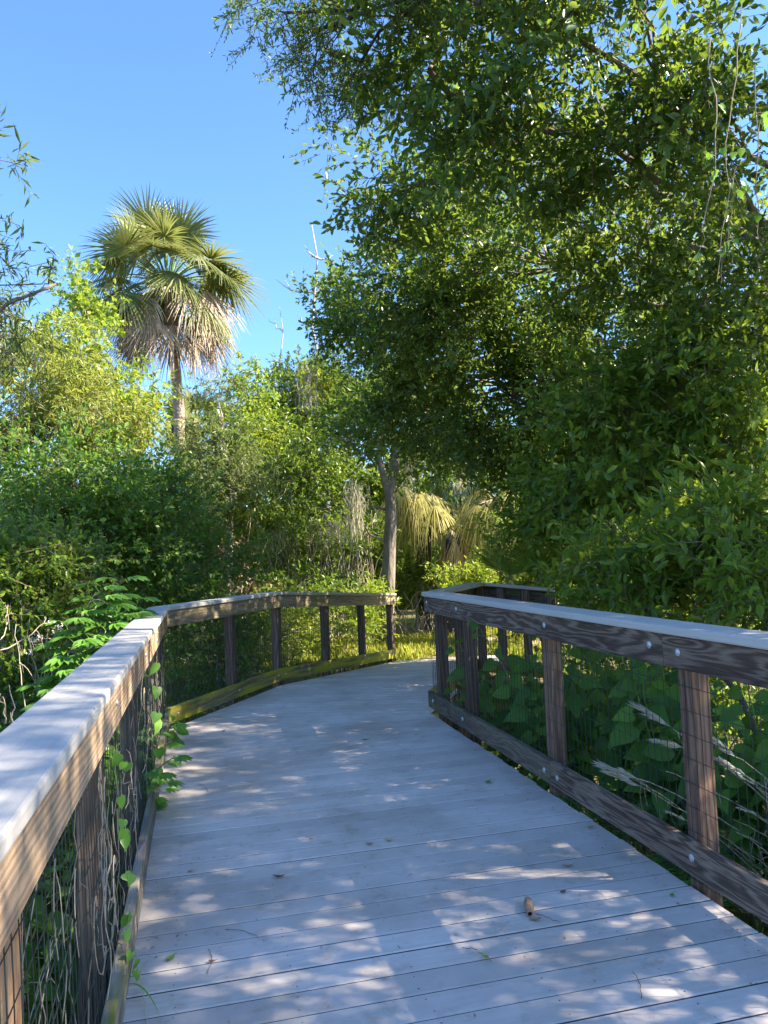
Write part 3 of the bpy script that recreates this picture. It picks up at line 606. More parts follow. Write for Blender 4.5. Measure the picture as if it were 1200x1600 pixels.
# ---- left bank
plant('willow_tree', 'pale narrow-leaved willow in full sun at the far left', 'tree', P(120, 960, 13),
  [E(70, 630, 13, 100, 70, 1.3, 140), E(165, 655, 13, 60, 45, 1.0, 66), E(50, 545, 13.3, 50, 40, 0.8, 48), E(115, 570, 13.3, 40, 32, 0.8, 34), E(20, 700, 12.5, 70, 80, 1.1, 90), E(180, 730, 13, 60, 50, 1.1, 70)],
  spec(0.13, 0.028, 0.42, 5, 9, ldroop=0.5), 'willow', 0.10, 'bark', seed=31)
plant('maple_tree', 'bright lime-green tree rising left of the cabbage palm trunk', 'tree', P(170, 960, 16.5),
  [E(185, 605, 16.5, 50, 32, 1.0, 60), E(135, 480, 17, 28, 42, 0.6, 40), E(190, 660, 16, 28, 36, 0.9, 36), E(90, 570, 16, 50, 50, 1.0, 50)],
  spec(0.12, 0.07, 0.4, 5, 9), 'lime', 0.09, 'bark', seed=32)
plant('leafy_shrub', 'deep green rounded shrub in shade below the willow', 'shrub', P(130, 1010, 9.6),
  [E(110, 760, 9.6, 110, 70, 0.9, 190), E(180, 830, 9.4, 90, 60, 0.8, 130), E(60, 800, 9.2, 80, 60, 0.8, 90), E(240, 780, 10, 50, 60, 0.7, 80)],
  spec(0.062, 0.034, 0.3, 5, 10), 'dark', 0.05, 'bark', seed=33)
plant('leafy_shrub', 'dark spreading shrub between the left railing corner and the deep green shrub', 'shrub', P(250, 1000, 11),
  [E(260, 850, 11, 80, 55, 0.8, 130), E(330, 880, 11.5, 70, 40, 0.8, 90), E(180, 900, 10, 90, 40, 0.8, 110), E(260, 940, 10, 90, 40, .7, 100)],
  spec(0.06, 0.032, 0.3, 5, 10), 'dark', 0.05, 'bark', seed=34)
plant('holly_shrub', 'light green small-leaved shrub at the left edge, above the near railing', 'shrub', (-2.9, 5.3, -0.6),
  [E(35, 890, 5.9, 90, 70, .55, 120), E(100, 880, 6.0, 50, 40, .4, 50), E(15, 960, 5.6, 80, 60, .5, 80)],
  spec(0.042, 0.022, 0.2, 5, 10, T=T_O), 'mid', 0.03, 'bark', seed=35)
plant('leafy_shrub', 'low dark brush directly behind the near left railing', 'shrub', (-2.6, 3.8, -0.65),
  [((-2.35, 4.0, 0.0), (.5, 1.1, .55), 100), ((-2.75, 5.2, 0.2), (.6, .9, .6), 90), ((-1.9, 2.6, -0.1), (.45, .9, .5), 80), ((-3.3, 4.0, 0.3), (.7, 1.0, .6), 80)],
  spec(0.055, 0.028, 0.2, 5, 9, T=T_O), 'dark', 0.02, 'bark', seed=36)
plant('willow_tree', 'grey-green willow boughs reaching in at the left edge against the sky', 'tree', (-5.6, 5.2, -0.6),
  [E(-5, 475, 6.8, 50, 22, .3, 14), E(-30, 420, 6.8, 30, 40, .3, 7), E(-52, 270, 6.3, 30, 40, .25, 6), E(-40, 225, 6.3, 24, 12, .2, 4), E(-36, 300, 6.3, 22, 16, .2, 4), E(-42, 360, 6.3, 22, 25, .3, 5), E(0, 550, 7.2, 40, 50, .4, 14), E(88, 444, 6.8, 16, 5, .1, 3)],
  spec(0.10, 0.018, 0.26, 4, 8, ldroop=0.45), 'bluewillow', 0.09, 'bark', top=(-4.2, 6.4, 5.0), seed=37, branch=0.5)
plant('wax_myrtle', 'grey-green bushy tree right of the cabbage palm trunk, with a pale leaning stem', 'tree', P(352, 950, 13.5),
  [E(345, 690, 14, 42, 50, 1.0, 90), E(310, 770, 14, 50, 45, 1.0, 100), E(370, 760, 13.5, 55, 55, 0.9, 100), E(345, 600, 14.5, 24, 26, 0.5, 20), E(300, 800, 13.5, 50, 45, 0.8, 80)],
  spec(0.085, 0.026, 0.34, 5, 10), 'bluewillow', 0.06, 'bark_pale', trunk_pts=curve(P(352, 950, 13.5), P(340, 640, 14), (0.15, 0, 0), 9), seed=38)
plant('maple_tree', 'small yellowing tree between the cabbage palm and the rounded oak', 'tree', P(395, 940, 15.5),
  [E(385, 690, 15.5, 40, 45, 0.8, 60), E(395, 610, 16, 30, 30, 0.6, 26), E(330, 800, 15, 60, 60, 0.9, 80)],
  spec(0.11, 0.06, 0.36, 5, 8), 'lime', 0.05, 'bark', seed=39)
plant('maple_tree', 'yellow-green tree closing the view behind the slim straight oak', 'tree', P(560, 950, 22),
  [E(520, 770, 22, 90, 60, 1.2, 130), E(620, 740, 22.5, 80, 50, 1.2, 110), E(440, 790, 21, 60, 50, 1.0, 70)], spec(0.13, 0.07, 0.5, 5, 9), 'oak_light', 0.1, 'bark', seed=24, branch=0.4)
# thicket beyond the left railing
for k, (px, py, d, rx, rz, lf, lab) in enumerate([
   (400, 850, 16, 60, 60, 'mid', 'tangled green thicket bush left of the slim oak, above the railing corner'),
   (480, 860, 16.5, 50, 55, 'mid', 'vine-choked bush in the middle of the thicket behind the left railing'),
   (555, 870, 17, 45, 60, 'mid', 'mottled bush right behind the slim oak trunk on its left side'),
   (330, 900, 14, 60, 40, 'dry', 'brown dead brush low behind the left railing corner'),
   (450, 930, 14.5, 90, 35, 'mid', 'low bush seen between the posts of the left railing'),
   (340, 1000, 11, 70, 45, 'dark', 'low bush seen through the wire mesh by the left railing corner'),
   (650, 905, 17.0, 26, 22, 'mid', 'small mottled bush right of the slim oak trunk'),
   (720, 860, 23, 75, 55, 'dark', 'dark bush filling the space behind the hanging palm fronds'),
   (450, 985, 13, 60, 30, 'lime', 'bright weedy bush at the foot of the left railing ramp')]):
    b_ = P(px, py+rz+20, d); b_[2] = float(ground_z(b_[0], b_[1]))
    plant('thicket_bush', lab, 'bush', b_, [E(px, py, d, rx, rz, 0.8, int(1.15*(rx+rz)))], spec(0.085 if d > 13 else 0.06, 0.036 if d > 13 else 0.03, 0.34, 5, 9), lf, 0.035, 'bark_pale', seed=50+k, group=None, branch=0.5)
# bare tan vine stems in the thicket
rg_ = np.random.default_rng(77)
for k, (x0, x1, d, n, lab) in enumerate([(385, 470, 15.6, 60, 'tan vine stems standing thick left in the thicket behind the railing'), (470, 580, 15.9, 80, 'tan vine stems and dead canes just left of the slim oak trunk'), (280, 385, 14.0, 50, 'grey canes and dead stems behind the left railing corner'), (630, 700, 16.0, 30, 'bent dead canes to the right of the slim oak trunk')]):
    a = Acc()
    for q in range(n):
        x = rg_.uniform(x0, x1); p0 = P(x, 955, d+rg_.uniform(-.6, .6)); p0[2] = -0.3; p1 = p0 + np.array([rg_.normal()*0.35, rg_.normal()*0.2, rg_.uniform(0.8, 2.9) if k < 3 else rg_.uniform(.4, 1.2)])
        tube(a, curve(p0, p1, (rg_.normal()*0.15, 0, 0), 8, 0.03, rg_), np.linspace(0.013, 0.006, 8)*rg_.uniform(.6, 1.3), 4, cap=False)
    tag(a.build('dry_vines', M['drystem']), lab, 'vines', kind='stuff')
# sun-catching low plants at the path end
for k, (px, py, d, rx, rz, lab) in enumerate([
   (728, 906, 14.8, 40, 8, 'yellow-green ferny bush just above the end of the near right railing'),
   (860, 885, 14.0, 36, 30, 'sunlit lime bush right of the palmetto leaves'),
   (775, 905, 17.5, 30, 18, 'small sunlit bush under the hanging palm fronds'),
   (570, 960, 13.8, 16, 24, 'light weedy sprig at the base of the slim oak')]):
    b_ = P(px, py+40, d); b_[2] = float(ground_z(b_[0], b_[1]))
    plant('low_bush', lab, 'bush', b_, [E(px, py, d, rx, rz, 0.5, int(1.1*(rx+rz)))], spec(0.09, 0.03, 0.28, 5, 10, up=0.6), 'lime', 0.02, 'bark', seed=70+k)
# shade brush under the right-hand trees
plant('leafy_shrub', 'shadowy undergrowth bush behind the ramp railing on the right', 'shrub', (2.6, 9.8, -0.4),
  [((2.9, 10.4, 0.5), (0.9, .7, .9), 110), ((4.0, 9.6, 0.6), (1.0, .8, 1.1), 130), ((3.4, 8.2, 0.3), (.8, .8, .8), 110)], spec(0.08, 0.035, 0.3, 5, 9), 'mid', 0.03, 'bark', seed=80)
plant('leafy_shrub', 'dark feathery undergrowth right of the nearest right railing post', 'shrub', (3.4, 3.9, -0.6),
  [((3.2, 4.0, 0.1), (.8, .8, .65), 130), ((3.6, 5.2, 0.5), (.8, .8, .9), 120), ((2.6, 3.2, -0.3), (.6, .6, .3), 60)], spec(0.06, 0.022, 0.24, 6, 11), 'dark', 0.02, 'bark', seed=81)

# ---- distant wood all round
def woodland():
    rg = np.random.default_rng(5); ac = Acc(); cs = []
    for k in range(150):
        az = rg.uniform(-50, 50); d = rg.uniform(24, 34); x, y = d*math.sin(math.radians(az)), d*math.cos(math.radians(az))
        if 60 < az: continue
        h = rg.uniform(3.2, 5.6) + (1.2 if az > 8 else 0) - (1.0 if -14 < az < -4 else 0)
        n = 42; cc, ov = sample_ell((x, y, h*0.42), (2.0, 1.6, h*0.62), n, rg, 0.3); cs.append((cc, ov))
    C_ = np.concatenate([c for c, _ in cs]); O_ = np.concatenate([o for _, o in cs]); keep = C_[:, 2] > -0.3
    foliage(ac, C_[keep], O_[keep], spec(0.24, 0.12, 0.8, 5, 7), rg)
    tag(ac.build('far_woodland', [M['mid'], M['twig']]), 'distant tangled green wood closing the view behind all the trees', None, kind='stuff')
woodland()

# ---- fan palms
def fan(acc, o, d, up, R, nseg=26, spread=2.3, droop=0.25, w_=0.045, rg=rng, mi=0, fold=0.25, segs=4):
    """one fan blade: nseg pointed strips radiating about direction d"""
    d = unit(d); s = unit(np.cross(d, up)); n = np.cross(s, d)
    th = np.linspace(-spread, spread, nseg) + rg.normal(size=nseg)*0.03
    L = R*(0.72+0.28*np.cos(th*0.6))*(0.88+0.2*rg.random(nseg))
    dirs = np.cos(th)[:, None]*d + np.sin(th)[:, None]*s + fold*(np.abs(np.sin(th)))[:, None]*n
    dirs = unit(dirs); side = unit(np.cross(dirs, n))
    t = np.linspace(0.03, 1, segs+1); wid = np.array([0.35, 1.0, 0.8, 0.45, 0.04])[:segs+1]*w_
    dj = droop*(0.7+0.6*rg.random(nseg))
    pts = o + L[:, None, None]*(t[None, :, None]*dirs[:, None]) - (L*dj)[:, None, None]*(t[None, :, None]**2.4)*UPV
    if droop > 0.8:
        jit = rg.normal(size=(nseg, 1, 3))*0.07*R*(t[None, :, None]**2); pts = pts + jit
    A = pts - side[:, None]*wid[None, :, None]*0.5; B_ = pts + side[:, None]*wid[None, :, None]*0.5
    V = np.stack([A, B_], 2).reshape(nseg, -1, 3); k = 2*(segs+1)
    F1 = np.array([[2*i, 2*i+1, 2*i+3, 2*i+2] for i in range(segs)])
    acc.add(V.reshape(-1, 3), (F1[None]+(np.arange(nseg)*k)[:, None, None]).reshape(-1, 4), mi)
def palm(label, base, head, trunk_r, R, pet, counts, seed, mats, tilt=0, wseg=0.055, dl=1.0, els=None):
    rg = np.random.default_rng(seed); root = thing('cabbage_palm', label, 'palm tree', base)
    base = np.asarray(base, float); head = np.asarray(head, float)
    tr = Acc(); k = 26; pts = curve(base, head, (0.18, 0, 0), k, 0.015, rg)
    rr = trunk_r*(1+0.06*np.sin(np.arange(k)*2.1)) + 0.02*rg.random(k); rr[-3:] *= 1.15; tube(tr, pts, rr, 12)
    bs = Acc()      # old leaf bases under the crown
    tr.build('trunk', M['palm_bark'], root, smooth=True)
    n_live, n_dead = counts
    for q in range(n_live+n_dead):
        dead = q >= n_live; a = Acc()
        if not dead:
            az = q*2.39996+rg.normal()*0.25; el = math.radians(84 - 104*(q/n_live)**0.9 + rg.normal()*8)
        else:
            az = rg.uniform(0, 6.283); el = math.radians(rg.uniform(-62, 6))
        outr = np.array([math.cos(az), math.sin(az), 0]); d = outr*math.cos(el) + UPV*math.sin(el)
        pl = pet*rg.uniform(0.75, 1.1)*(0.85 if dead else 1); p0 = head - UPV*(0.25*(q/(n_live+n_dead))+0.05) + outr*trunk_r*0.7
        p1 = p0 + d*pl - UPV*(0.14*pl if not dead else 0.20*pl)
        tube(a, curve(p0, p1, UPV*0.10*pl, 5), np.linspace(0.028, 0.014, 5), 4, 1)
        r_ = R*rg.uniform(0.85, 1.12)
        if not dead:
            dd = unit(d - UPV*(0.12+0.75*(q/n_live)) + rg.normal(size=3)*0.12); fan(a, p1, dd, unit(UPV*0.55+outr*0.8+rg.normal(size=3)*0.25), r_, 42, 2.1, 0.12+0.30*(q/n_live)**2, wseg, rg, fold=-0.2)
        else: fan(a, p1, unit(outr*0.25-UPV), outr+rg.normal(size=3)*0.3, r_*0.9, 30, 1.0, 0.35*dl, wseg*0.8, rg, fold=0.3)
        a.build('dead_frond' if dead else 'frond', [M[mats[1] if dead else mats[0]], M['stem_green' if not dead else 'drystem']], root)
    return root
pb = P(282, 960, 22); pb[2] = -0.3
palm('tall cabbage palm with round green crown and grey skirt of dead fans', pb, P(262, 436, 22), 0.15, 1.30, 1.60, (50, 32), 3, ('palm', 'palm_dead'))
# small palm crown peeping over the bushes
palm('small yellow-green palm crown peeping out right of the tall palm trunk', P(300, 900, 24), P(300, 650, 24), 0.13, 0.8, 0.6, (16, 3), 4, ('palm', 'palm_dead'))
# low palms with hanging fronds beyond the slim oak
def droopy(label, px, py, d, R, n, seed, mats=('palm_droop',), spreadr=1.0, py_ground=950):
    rg = np.random.default_rng(seed); head = P(px, py, d); base = P(px, py_ground, d+0.1); base[2] = -0.35
    root = thing('cabbage_palm', label, 'palm tree', base); tr = Acc(); tube(tr, curve(base, head, (0.05, 0, 0), 12, 0.02, rg), 0.17+0.02*rg.random(12), 10); tr.build('trunk', M['bark_dark'], root, smooth=True)
    for q in range(n):
        az = q*2.39996+rg.normal()*0.3; a = Acc(); el = math.radians(rg.uniform(-10, 50) if 'palm_rust' not in mats else rg.uniform(-30, 70)); d_ = np.array([math.cos(az)*math.cos(el), math.sin(az)*math.cos(el), math.sin(el)])
        pl = rg.uniform(0.35, 0.75)*spreadr; p1 = head + d_*pl; tube(a, curve(head, p1, UPV*0.08, 5), np.linspace(0.022, 0.012, 5), 4, 1)
        mt = mats[q % len(mats)]
        fan(a, p1, unit(d_*np.array([.25, .25, 0])-UPV*0.95) if mt == 'palm_rust' else unit(d_*np.array([1, 1, 0])-UPV*0.35), np.array([math.cos(az), math.sin(az), 0.15]) if mt == 'palm_rust' else unit(UPV+d_*0.6), R*rg.uniform(0.65, 1.25)*(1 if mt == 'palm_rust' else 0.85), 22 if mt == 'palm_rust' else 44, 0.30 if mt == 'palm_rust' else 1.5, 0.85 if mt == 'palm_rust' else 0.95, 0.016 if mt == 'palm_rust' else 0.026, rg, fold=0.2 if mt == 'palm_rust' else -0.3)
        a.build('dead_frond' if 'droop' not in mt else 'frond', [M[mt], M['drystem']], root)
droopy('low palm with long straw-yellow fronds hanging down right of the slim oak', 658, 790, 17.6, 1.05, 20, 5, ('palm_droop', 'palm', 'palm_droop', 'palm_droop'))
droopy('greener low palm with hanging fronds between its two straw-yellow neighbours', 715, 772, 19.0, 1.0, 18, 6, ('palm', 'palm_droop', 'palm'))
droopy('low palm with the longest shining straw fronds, rightmost of the hanging palms', 785, 790, 16.8, 1.45, 24, 7, ('palm_droop', 'palm_droop', 'palm', 'palm_droop'), 1.0)
droopy('stunted palm buried under a bell of rust-brown dead fronds', 709, 843, 16.2, 0.50, 70, 8, ('palm_rust',), 0.26, 935)
# palmetto by the ramp railing
def palmetto(label, base, n, R, seed, dirs=None):
    rg = np.random.default_rng(seed); root = thing('saw_palmetto', label, 'palmetto', base)
    for q in range(n):
        a = Acc(); az = (q*2.4+rg.normal()*0.3) if dirs is None else dirs[q][0]; el = rg.uniform(0.5, 1.1) if dirs is None else dirs[q][1]
        d_ = np.array([math.cos(az)*math.cos(el), math.sin(az)*math.cos(el), math.sin(el)]); b_ = np.asarray(base, float); p1 = b_ + d_*rg.uniform(0.9, 1.2)
        tube(a, curve(b_, p1, (0, 0, 0.08), 5), np.linspace(0.014, 0.008, 5), 4, 1)
        fan(a, p1, unit(d_*np.array([1, 1, 0.55])), UPV, R, 24, 1.5, 0.10, 0.035, rg); a.build('frond', [M['mid'], M['stem_green']], root)
palmetto('saw palmetto with stiff spreading fans just over the ramp railing corner', P(850, 1010, 9.6), 6, 0.62, 9, [(2.9, 1.15), (2.4, 1.0), (3.6, 1.1), (0.6, 0.9), (1.6, 1.2), (4.5, 0.9)])

# ---- spanish moss
def moss(label, spots, seed):
    rg = np.random.default_rng(seed); a = Acc()
    for (px, py, d, wpx, hpx, n) in spots:
        top = P(px, py, d); w_ = wpx*d/F_PX; h = hpx*d/F_PX
        p = top + rg.normal(size=(n, 3))*np.array([w_*0.5, w_*0.5, h*0.12]); k = 6
        cl = rg.integers(0, 7, n); off_ = rg.normal(size=(7, 3))*w_*0.35; p = p*0.55 + (top+off_[cl])*0.45
        ln = h*(0.35+0.75*rg.random(n)); t = np.linspace(0, 1, k)
        wv = np.cumsum(rg.normal(size=(n, k, 3))*0.045, 1); wv[:, 0] = 0; wv[:, :, 2] *= 0.3
        pts = p[:, None] - (ln[:, None]*t)[..., None]*UPV + wv
        s = unit(rg.normal(size=(n, 3))*np.array([1, 1, 0]))*0.005
        V = np.stack([pts-s[:, None], pts+s[:, None]], 2).reshape(n, -1, 3)
        F1 = np.array([[2*i, 2*i+1, 2*i+3, 2*i+2] for i in range(k-1)])
        a.add(V.reshape(-1, 3), (F1[None]+(np.arange(n)*2*k)[:, None, None]).reshape(-1, 4))
    tag(a.build('spanish_moss', M['moss']), label, 'moss', group='spanish moss hanging from the trees')
moss('grey beard of moss hanging from the crown of the rounded oak', [(478, 575, 17.6, 22, 70, 260)], 1)
moss('pale moss strands hanging left of the slim oak trunk', [(556, 760, 14.6, 26, 80, 130)], 2)
moss('tan moss curtain hanging right of the slim oak trunk over the straw palms', [(636, 715, 14.9, 14, 60, 80)], 3)
moss('thin moss wisps among the vine stems above the railing corner', [(430, 830, 15.2, 40, 40, 60)], 4)
moss('thin moss wisps halfway between the railing corner and the slim oak', [(520, 810, 15.5, 36, 45, 80)], 6)
moss('short moss tuft on a bough above the rightmost hanging palm', [(720, 700, 15.0, 20, 60, 200)], 5)

# ---- bare snags against the sky
def snag(label, base, top, r, arms, seed):
    rg = np.random.default_rng(seed); a = Acc(); root = thing('dead_tree', label, 'dead tree', base)
    tp = curve(base, top, (0, 0, 0), 12, 0.05, rg); tube(a, tp, np.linspace(r, r*0.12, 12), 6); a.build('trunk', M['dead_white'], root, smooth=True)
    for (t, ax, az_, ln) in arms:
        p0 = tp[int(t*11)]; e = p0 + ln*ax*RT + ln*az_*UPV; b = Acc(); q = curve(p0, e, (0, 0, -0.12*ln), 6, 0.03, rg); tube(b, q, np.linspace(r*0.32, r*0.06, 6), 5)
        tube(b, curve(q[3], q[3]+np.array([0.15*ax*ln, 0.1, 0.3*ln]), (0, 0, 0), 4, 0.01, rg), np.linspace(r*0.16, 0.008, 4), 4); b.build('branch', M['dead_white'], root, smooth=True)
snag('bleached bare treetop standing up against the sky left of the huge oak', P(520, 940, 20), P(487, 350, 20), 0.10,
     [(.97, -0.7, 0.7, .5), (.93, 0.9, 0.15, .45), (.91, -0.5, 0.4, .5), (.86, -1, 0.35, 1.0), (.88, 0.8, 0.7, .6), (.8, -0.6, 0.5, .6)], 1)
snag('second bare grey snag with thin twigs, lower and left of the bleached treetop', P(470, 940, 19), P(437, 480, 19), 0.06,
     [(.93, -0.7, 0.7, .5), (.82, 0.2, 0.5, .4), (.72, -1, 0.6, .9), (.70, -0.6, 1.0, .9), (.8, 0.5, 0.7, .5)], 2)

# ---- grass and weeds
def grass(name, label, region, n, h, seed, m_='grass', zf=ground_z):
    rg = np.random.default_rng(seed); x = rg.uniform(region[0], region[1], n); y = rg.uniform(region[2], region[3], n)
    keep = (np.sin(x*2.1+y*1.3)+np.sin(x*5.3-y*2.9)*0.6+rg.normal(size=n)*0.7) > -0.5
    ins = np.zeros(n, bool)
    for i in range(n):      # none on the planks
        X_, Y_ = x[i], y[i]
        if -0.8 < Y_ < 7.1: lx = Lp[0][0]+(Lp[1][0]-Lp[0][0])*(Y_+.8)/7.63-0.02; rx = R0p[0]+(Kp[0]-R0p[0])*(Y_+.8)/7.9+0.03
        elif Y_ < 12.9:
            lx = np.interp(Y_, [6.83, 9.02, 12.45, 12.9], [-1.96, -1.27, 0.13, 0.6]); rx = np.interp(Y_, [7.1, 9.12, 12.9], [0.37, 1.05, 2.05])
        else: continue
        ins[i] = lx < X_ < rx
    keep &= ~ins; x, y = x[keep], y[keep]; n = len(x)
    p = np.stack([x, y, zf(x, y)-0.01], 1); d = unit(rg.normal(size=(n, 3))*0.42+UPV); a = Acc()
    leaves(a, p, d, unit(rg.normal(size=(n, 3))), h*(0.4+0.9*rg.random(n)), 0.007+0.006*rg.random(n), T_S)
    return tag(a.build(name, M[m_]), label, None, kind='stuff')
grass('grass', 'sunny yellow-green grass along the sandy path beyond the deck', (-5, 9, 12.4, 20), 42000, 0.12, 1)
grass('ground_cover', 'low green weeds under the railings and in the shade', (-6, 6, -0.5, 13), 26000, 0.22, 2, 'mid')
grass('grass', 'tufts of bright grass close round the slim oak and the deck end', (-1.6, 3.0, 12.3, 16.5), 26000, 0.16, 3)
# ---- the sandy path
a = Acc(); xs_ = np.linspace(0, 1, 12); pc = np.array([(1.1, 12.7), (1.9, 14.2), (3.4, 15.6), (5.6, 16.6), (8.6, 17.2), (13, 17.8), (20, 18.5)]); V = []
tt = unit(np.gradient(pc, axis=0)); nn_ = np.stack([tt[:, 1], -tt[:, 0]], 1)
for c_, n_ in zip(pc, nn_):
    for o_ in (-0.85, -0.4, 0, 0.4, 0.85): q = c_+n_*(o_+0.05*rng.normal()); V.append((q[0], q[1], ground_z(q[0], q[1])+0.012))
a.add(V, np.array([[i*5+j, i*5+j+1, (i+1)*5+j+1, (i+1)*5+j] for i in range(len(pc)-1) for j in range(4)]))
tag(a.build('path', plain('sandy_path', (0.46, 0.36, 0.27), 0.95, var=0.25, scale=14), smooth=True), 'sandy path leading off to the right from the deck end', None, kind='structure')
# ================================================================== plants close to the railings
def RP(y, z, o):      # a point beside the right railing: y ahead, o metres outward
    t = (y-R0p[1])/(Kp[1]-R0p[1]); q = BR.at(0, t, o); return np.array([q[0], q[1], z])
def LP(y, z, o):
    t = (y-Lp[0][1])/(Lp[1][1]-Lp[0][1]); q = BL.at(0, t, o)*(1-max(z, 0))+BLU.at(0, t, o)*max(z, 0); return np.array([q[0], q[1], z])
def broadleaf(label, base, h, n_st, spread, L, seed, m_='broad', name='broadleaf_plant', face=(-0.5, -0.7, 0.5)):
    rg = np.random.default_rng(seed); root = thing(name, label, 'plant', base); st = Acc(); lf = Acc(); base = np.asarray(base, float)
    pos, dr, nr, LL = [], [], [], []
    for s_ in range(n_st):
        tip = base + np.array([rg.normal()*spread, rg.normal()*spread, h*rg.uniform(0.6, 1.05)]); c = curve(base+rg.normal(size=3)*np.array([.06, .06, 0]), tip, (rg.normal()*0.05, rg.normal()*0.05, 0.05), 14, 0.004, rg)
        tube(st, c, np.linspace(0.007, 0.003, 14), 5)
        for k in range(3, 14):
            for sg in (0, 1):
                az = k*1.57+sg*math.pi+rg.normal()*0.35; d = np.array([math.cos(az), math.sin(az), 0.25]); pl = rg.uniform(0.04, 0.10); e = c[k]+d*pl
                tube(st, [c[k], e], [0.0025, 0.002], 4, cap=False); pos.append(e); dr.append(unit(d*np.array([1, 1, 0])+np.array([0, 0, -0.45+rg.normal()*0.2])))
                nr.append(unit(np.array(face)+rg.normal(size=3)*0.35)); LL.append(L*rg.uniform(0.55, 1.15)*(1.0 if k < 11 else 0.6))
    LL = np.array(LL); leaves(lf, np.array(pos), np.array(dr), np.array(nr), LL, LL*0.78, T_H)
    st.build('stem', M['stem_green'], root); lf.build('foliage', M[m_], root, smooth=False); return root
for k, (y, o, h, lab) in enumerate([
    (6.1, 0.42, 1.35, 'heart-leaved plant behind the wire between the two farthest right railing posts'),
    (5.45, 0.50, 1.50, 'tall heart-leaved plant left of the third post from the right edge'),
    (4.85, 0.60, 1.45, 'heart-leaved plant directly behind the middle post of the near right railing'),
    (4.35, 0.55, 1.50, 'largest heart-leaved plant, filling the wire panel between the two nearest posts'),
    (3.95, 0.75, 1.40, 'heart-leaved plant just left of the nearest right railing post'),
    (3.3, 0.95, 1.15, 'smaller heart-leaved plant farther back behind the nearest right railing post')]):
    broadleaf(lab, RP(y, -0.58, o+0.1), h, 9, 0.24, 0.17, 100+k)
broadleaf('vine-like weed with big soft leaves pushing through the wire at the left railing corner', LP(6.25, -0.5, 0.10), 0.85, 3, 0.10, 0.17, 120, 'bright', face=(0.5, -0.6, 0.6))
broadleaf('dark leafy weed low behind the nearest left wire panel', LP(2.3, -0.6, 0.50), 0.75, 5, 0.2, 0.13, 121, 'dark', face=(0.4, -0.6, 0.7))
broadleaf('green leafy weed behind the left wire, second panel', LP(3.4, -0.6, 0.45), 0.9, 6, 0.22, 0.13, 122, 'broad', face=(0.4, -0.6, 0.7))
broadleaf('green weed by the first left railing post at the bottom of the picture', LP(1.45, -0.6, 0.42), 0.7, 5, 0.2, 0.12, 123, 'broad', face=(0.3, -0.5, 0.8))
broadleaf('dim leafy weed behind the left wire near the railing corner', LP(5.0, -0.6, 0.40), 1.1, 6, 0.25, 0.12, 124, 'dark', face=(0.4, -0.6, 0.6))
# ferns
def ferns(label, base, n, L, seed, m_='fern'):
    rg = np.random.default_rng(seed); root = thing('fern', label, 'fern', base); a = Acc(); base = np.asarray(base, float); st = Acc()
    for q in range(n):
        az = q*2.4+rg.normal()*0.3; l_ = L*rg.uniform(0.7, 1.15); e = base + np.array([math.cos(az)*l_*0.7, math.sin(az)*l_*0.7, l_*rg.uniform(0.35, 0.75)])
        c = curve(base, e, (0, 0, 0.22*l_), 22); tube(st, c, np.linspace(0.003, 0.001, 22), 4, cap=False); t = unit(np.gradient(c, axis=0)); s = unit(np.cross(t, UPV))
        for sg in (-1, 1):
            k = np.arange(3, 22); w_ = l_*0.20*np.sin(np.linspace(0.5, 3.05, len(k)))+0.006
            leaves(a, c[k], unit(s[k]*sg+t[k]*0.35-UPV*0.15), np.tile(UPV, (len(k), 1))+rg.normal(size=(len(k), 3))*0.15, w_, 0.016, T_S)
    st.build('stem', M['stem_green'], root); a.build('fern_frond', M[m_], root)
for k, (y, z, o, n, L, lab) in enumerate([
    (4.55, -0.35, 0.32, 16, 0.48, 'feathery fern low behind the kick board joint of the near right railing'), (4.1, -0.45, 0.30, 14, 0.42, 'fern fanning out between the two nearest right railing posts'),
    (3.75, -0.42, 0.40, 14, 0.42, 'bright fern tuft under the dry plumes, left of the nearest post'), (3.0, -0.25, 0.75, 18, 0.6, 'dark fern clump right of the nearest right railing post'),
    (3.3, -0.05, 1.05, 18, 0.6, 'taller fern clump beyond the nearest right railing post')]):
    ferns(lab, RP(y, z, o), n, L, 140+k)
# dry plume grasses
def plumes(label, root_pt, tips, seed):
    rg = np.random.default_rng(seed); root = thing('plume_grass', label, 'grass', root_pt); st = Acc(); pl = Acc()
    for (tip, base, pw) in tips:
        tip = np.asarray(tip); base = np.asarray(base); c = curve(base, tip, (0.0, 0.02, 0.04*np.linalg.norm(tip-base)), 12, 0.003, rg); tube(st, c, np.linspace(0.0028, 0.0012, 12), 4, cap=False)
        n = 150; k = rg.uniform(0.80, 1.0, n) if pw > 0 else np.zeros(0)
        if pw > 0:
            i = k*11; i0 = np.minimum(i.astype(int), 10); p = c[i0]+(c[i0+1]-c[i0])*(i-i0)[:, None]; t = unit(c[-1]-c[-3])
            leaves(pl, p, unit(t+rg.normal(size=(n, 3))*0.11-UPV*0.03), unit(rg.normal(size=(n, 3))), 0.10*pw*rg.uniform(0.5, 1.0, n), 0.0015, T_S)
        for q in range(2):   # curling dead blades on the stem
            j = rg.integers(3, 9); e = c[j]+np.array([rg.normal()*0.05, rg.normal()*0.04, -rg.uniform(0.06, 0.16)]); b = curve(c[j], e, (rg.normal()*0.03, 0, 0.05), 6)
            tube(st, b, np.linspace(0.0022, 0.001, 6), 3, cap=False)
    st.build('stem', M['drystem'], root); pl.build('plume', M['plume'], root)
d1, d2 = 3.62, 3.35
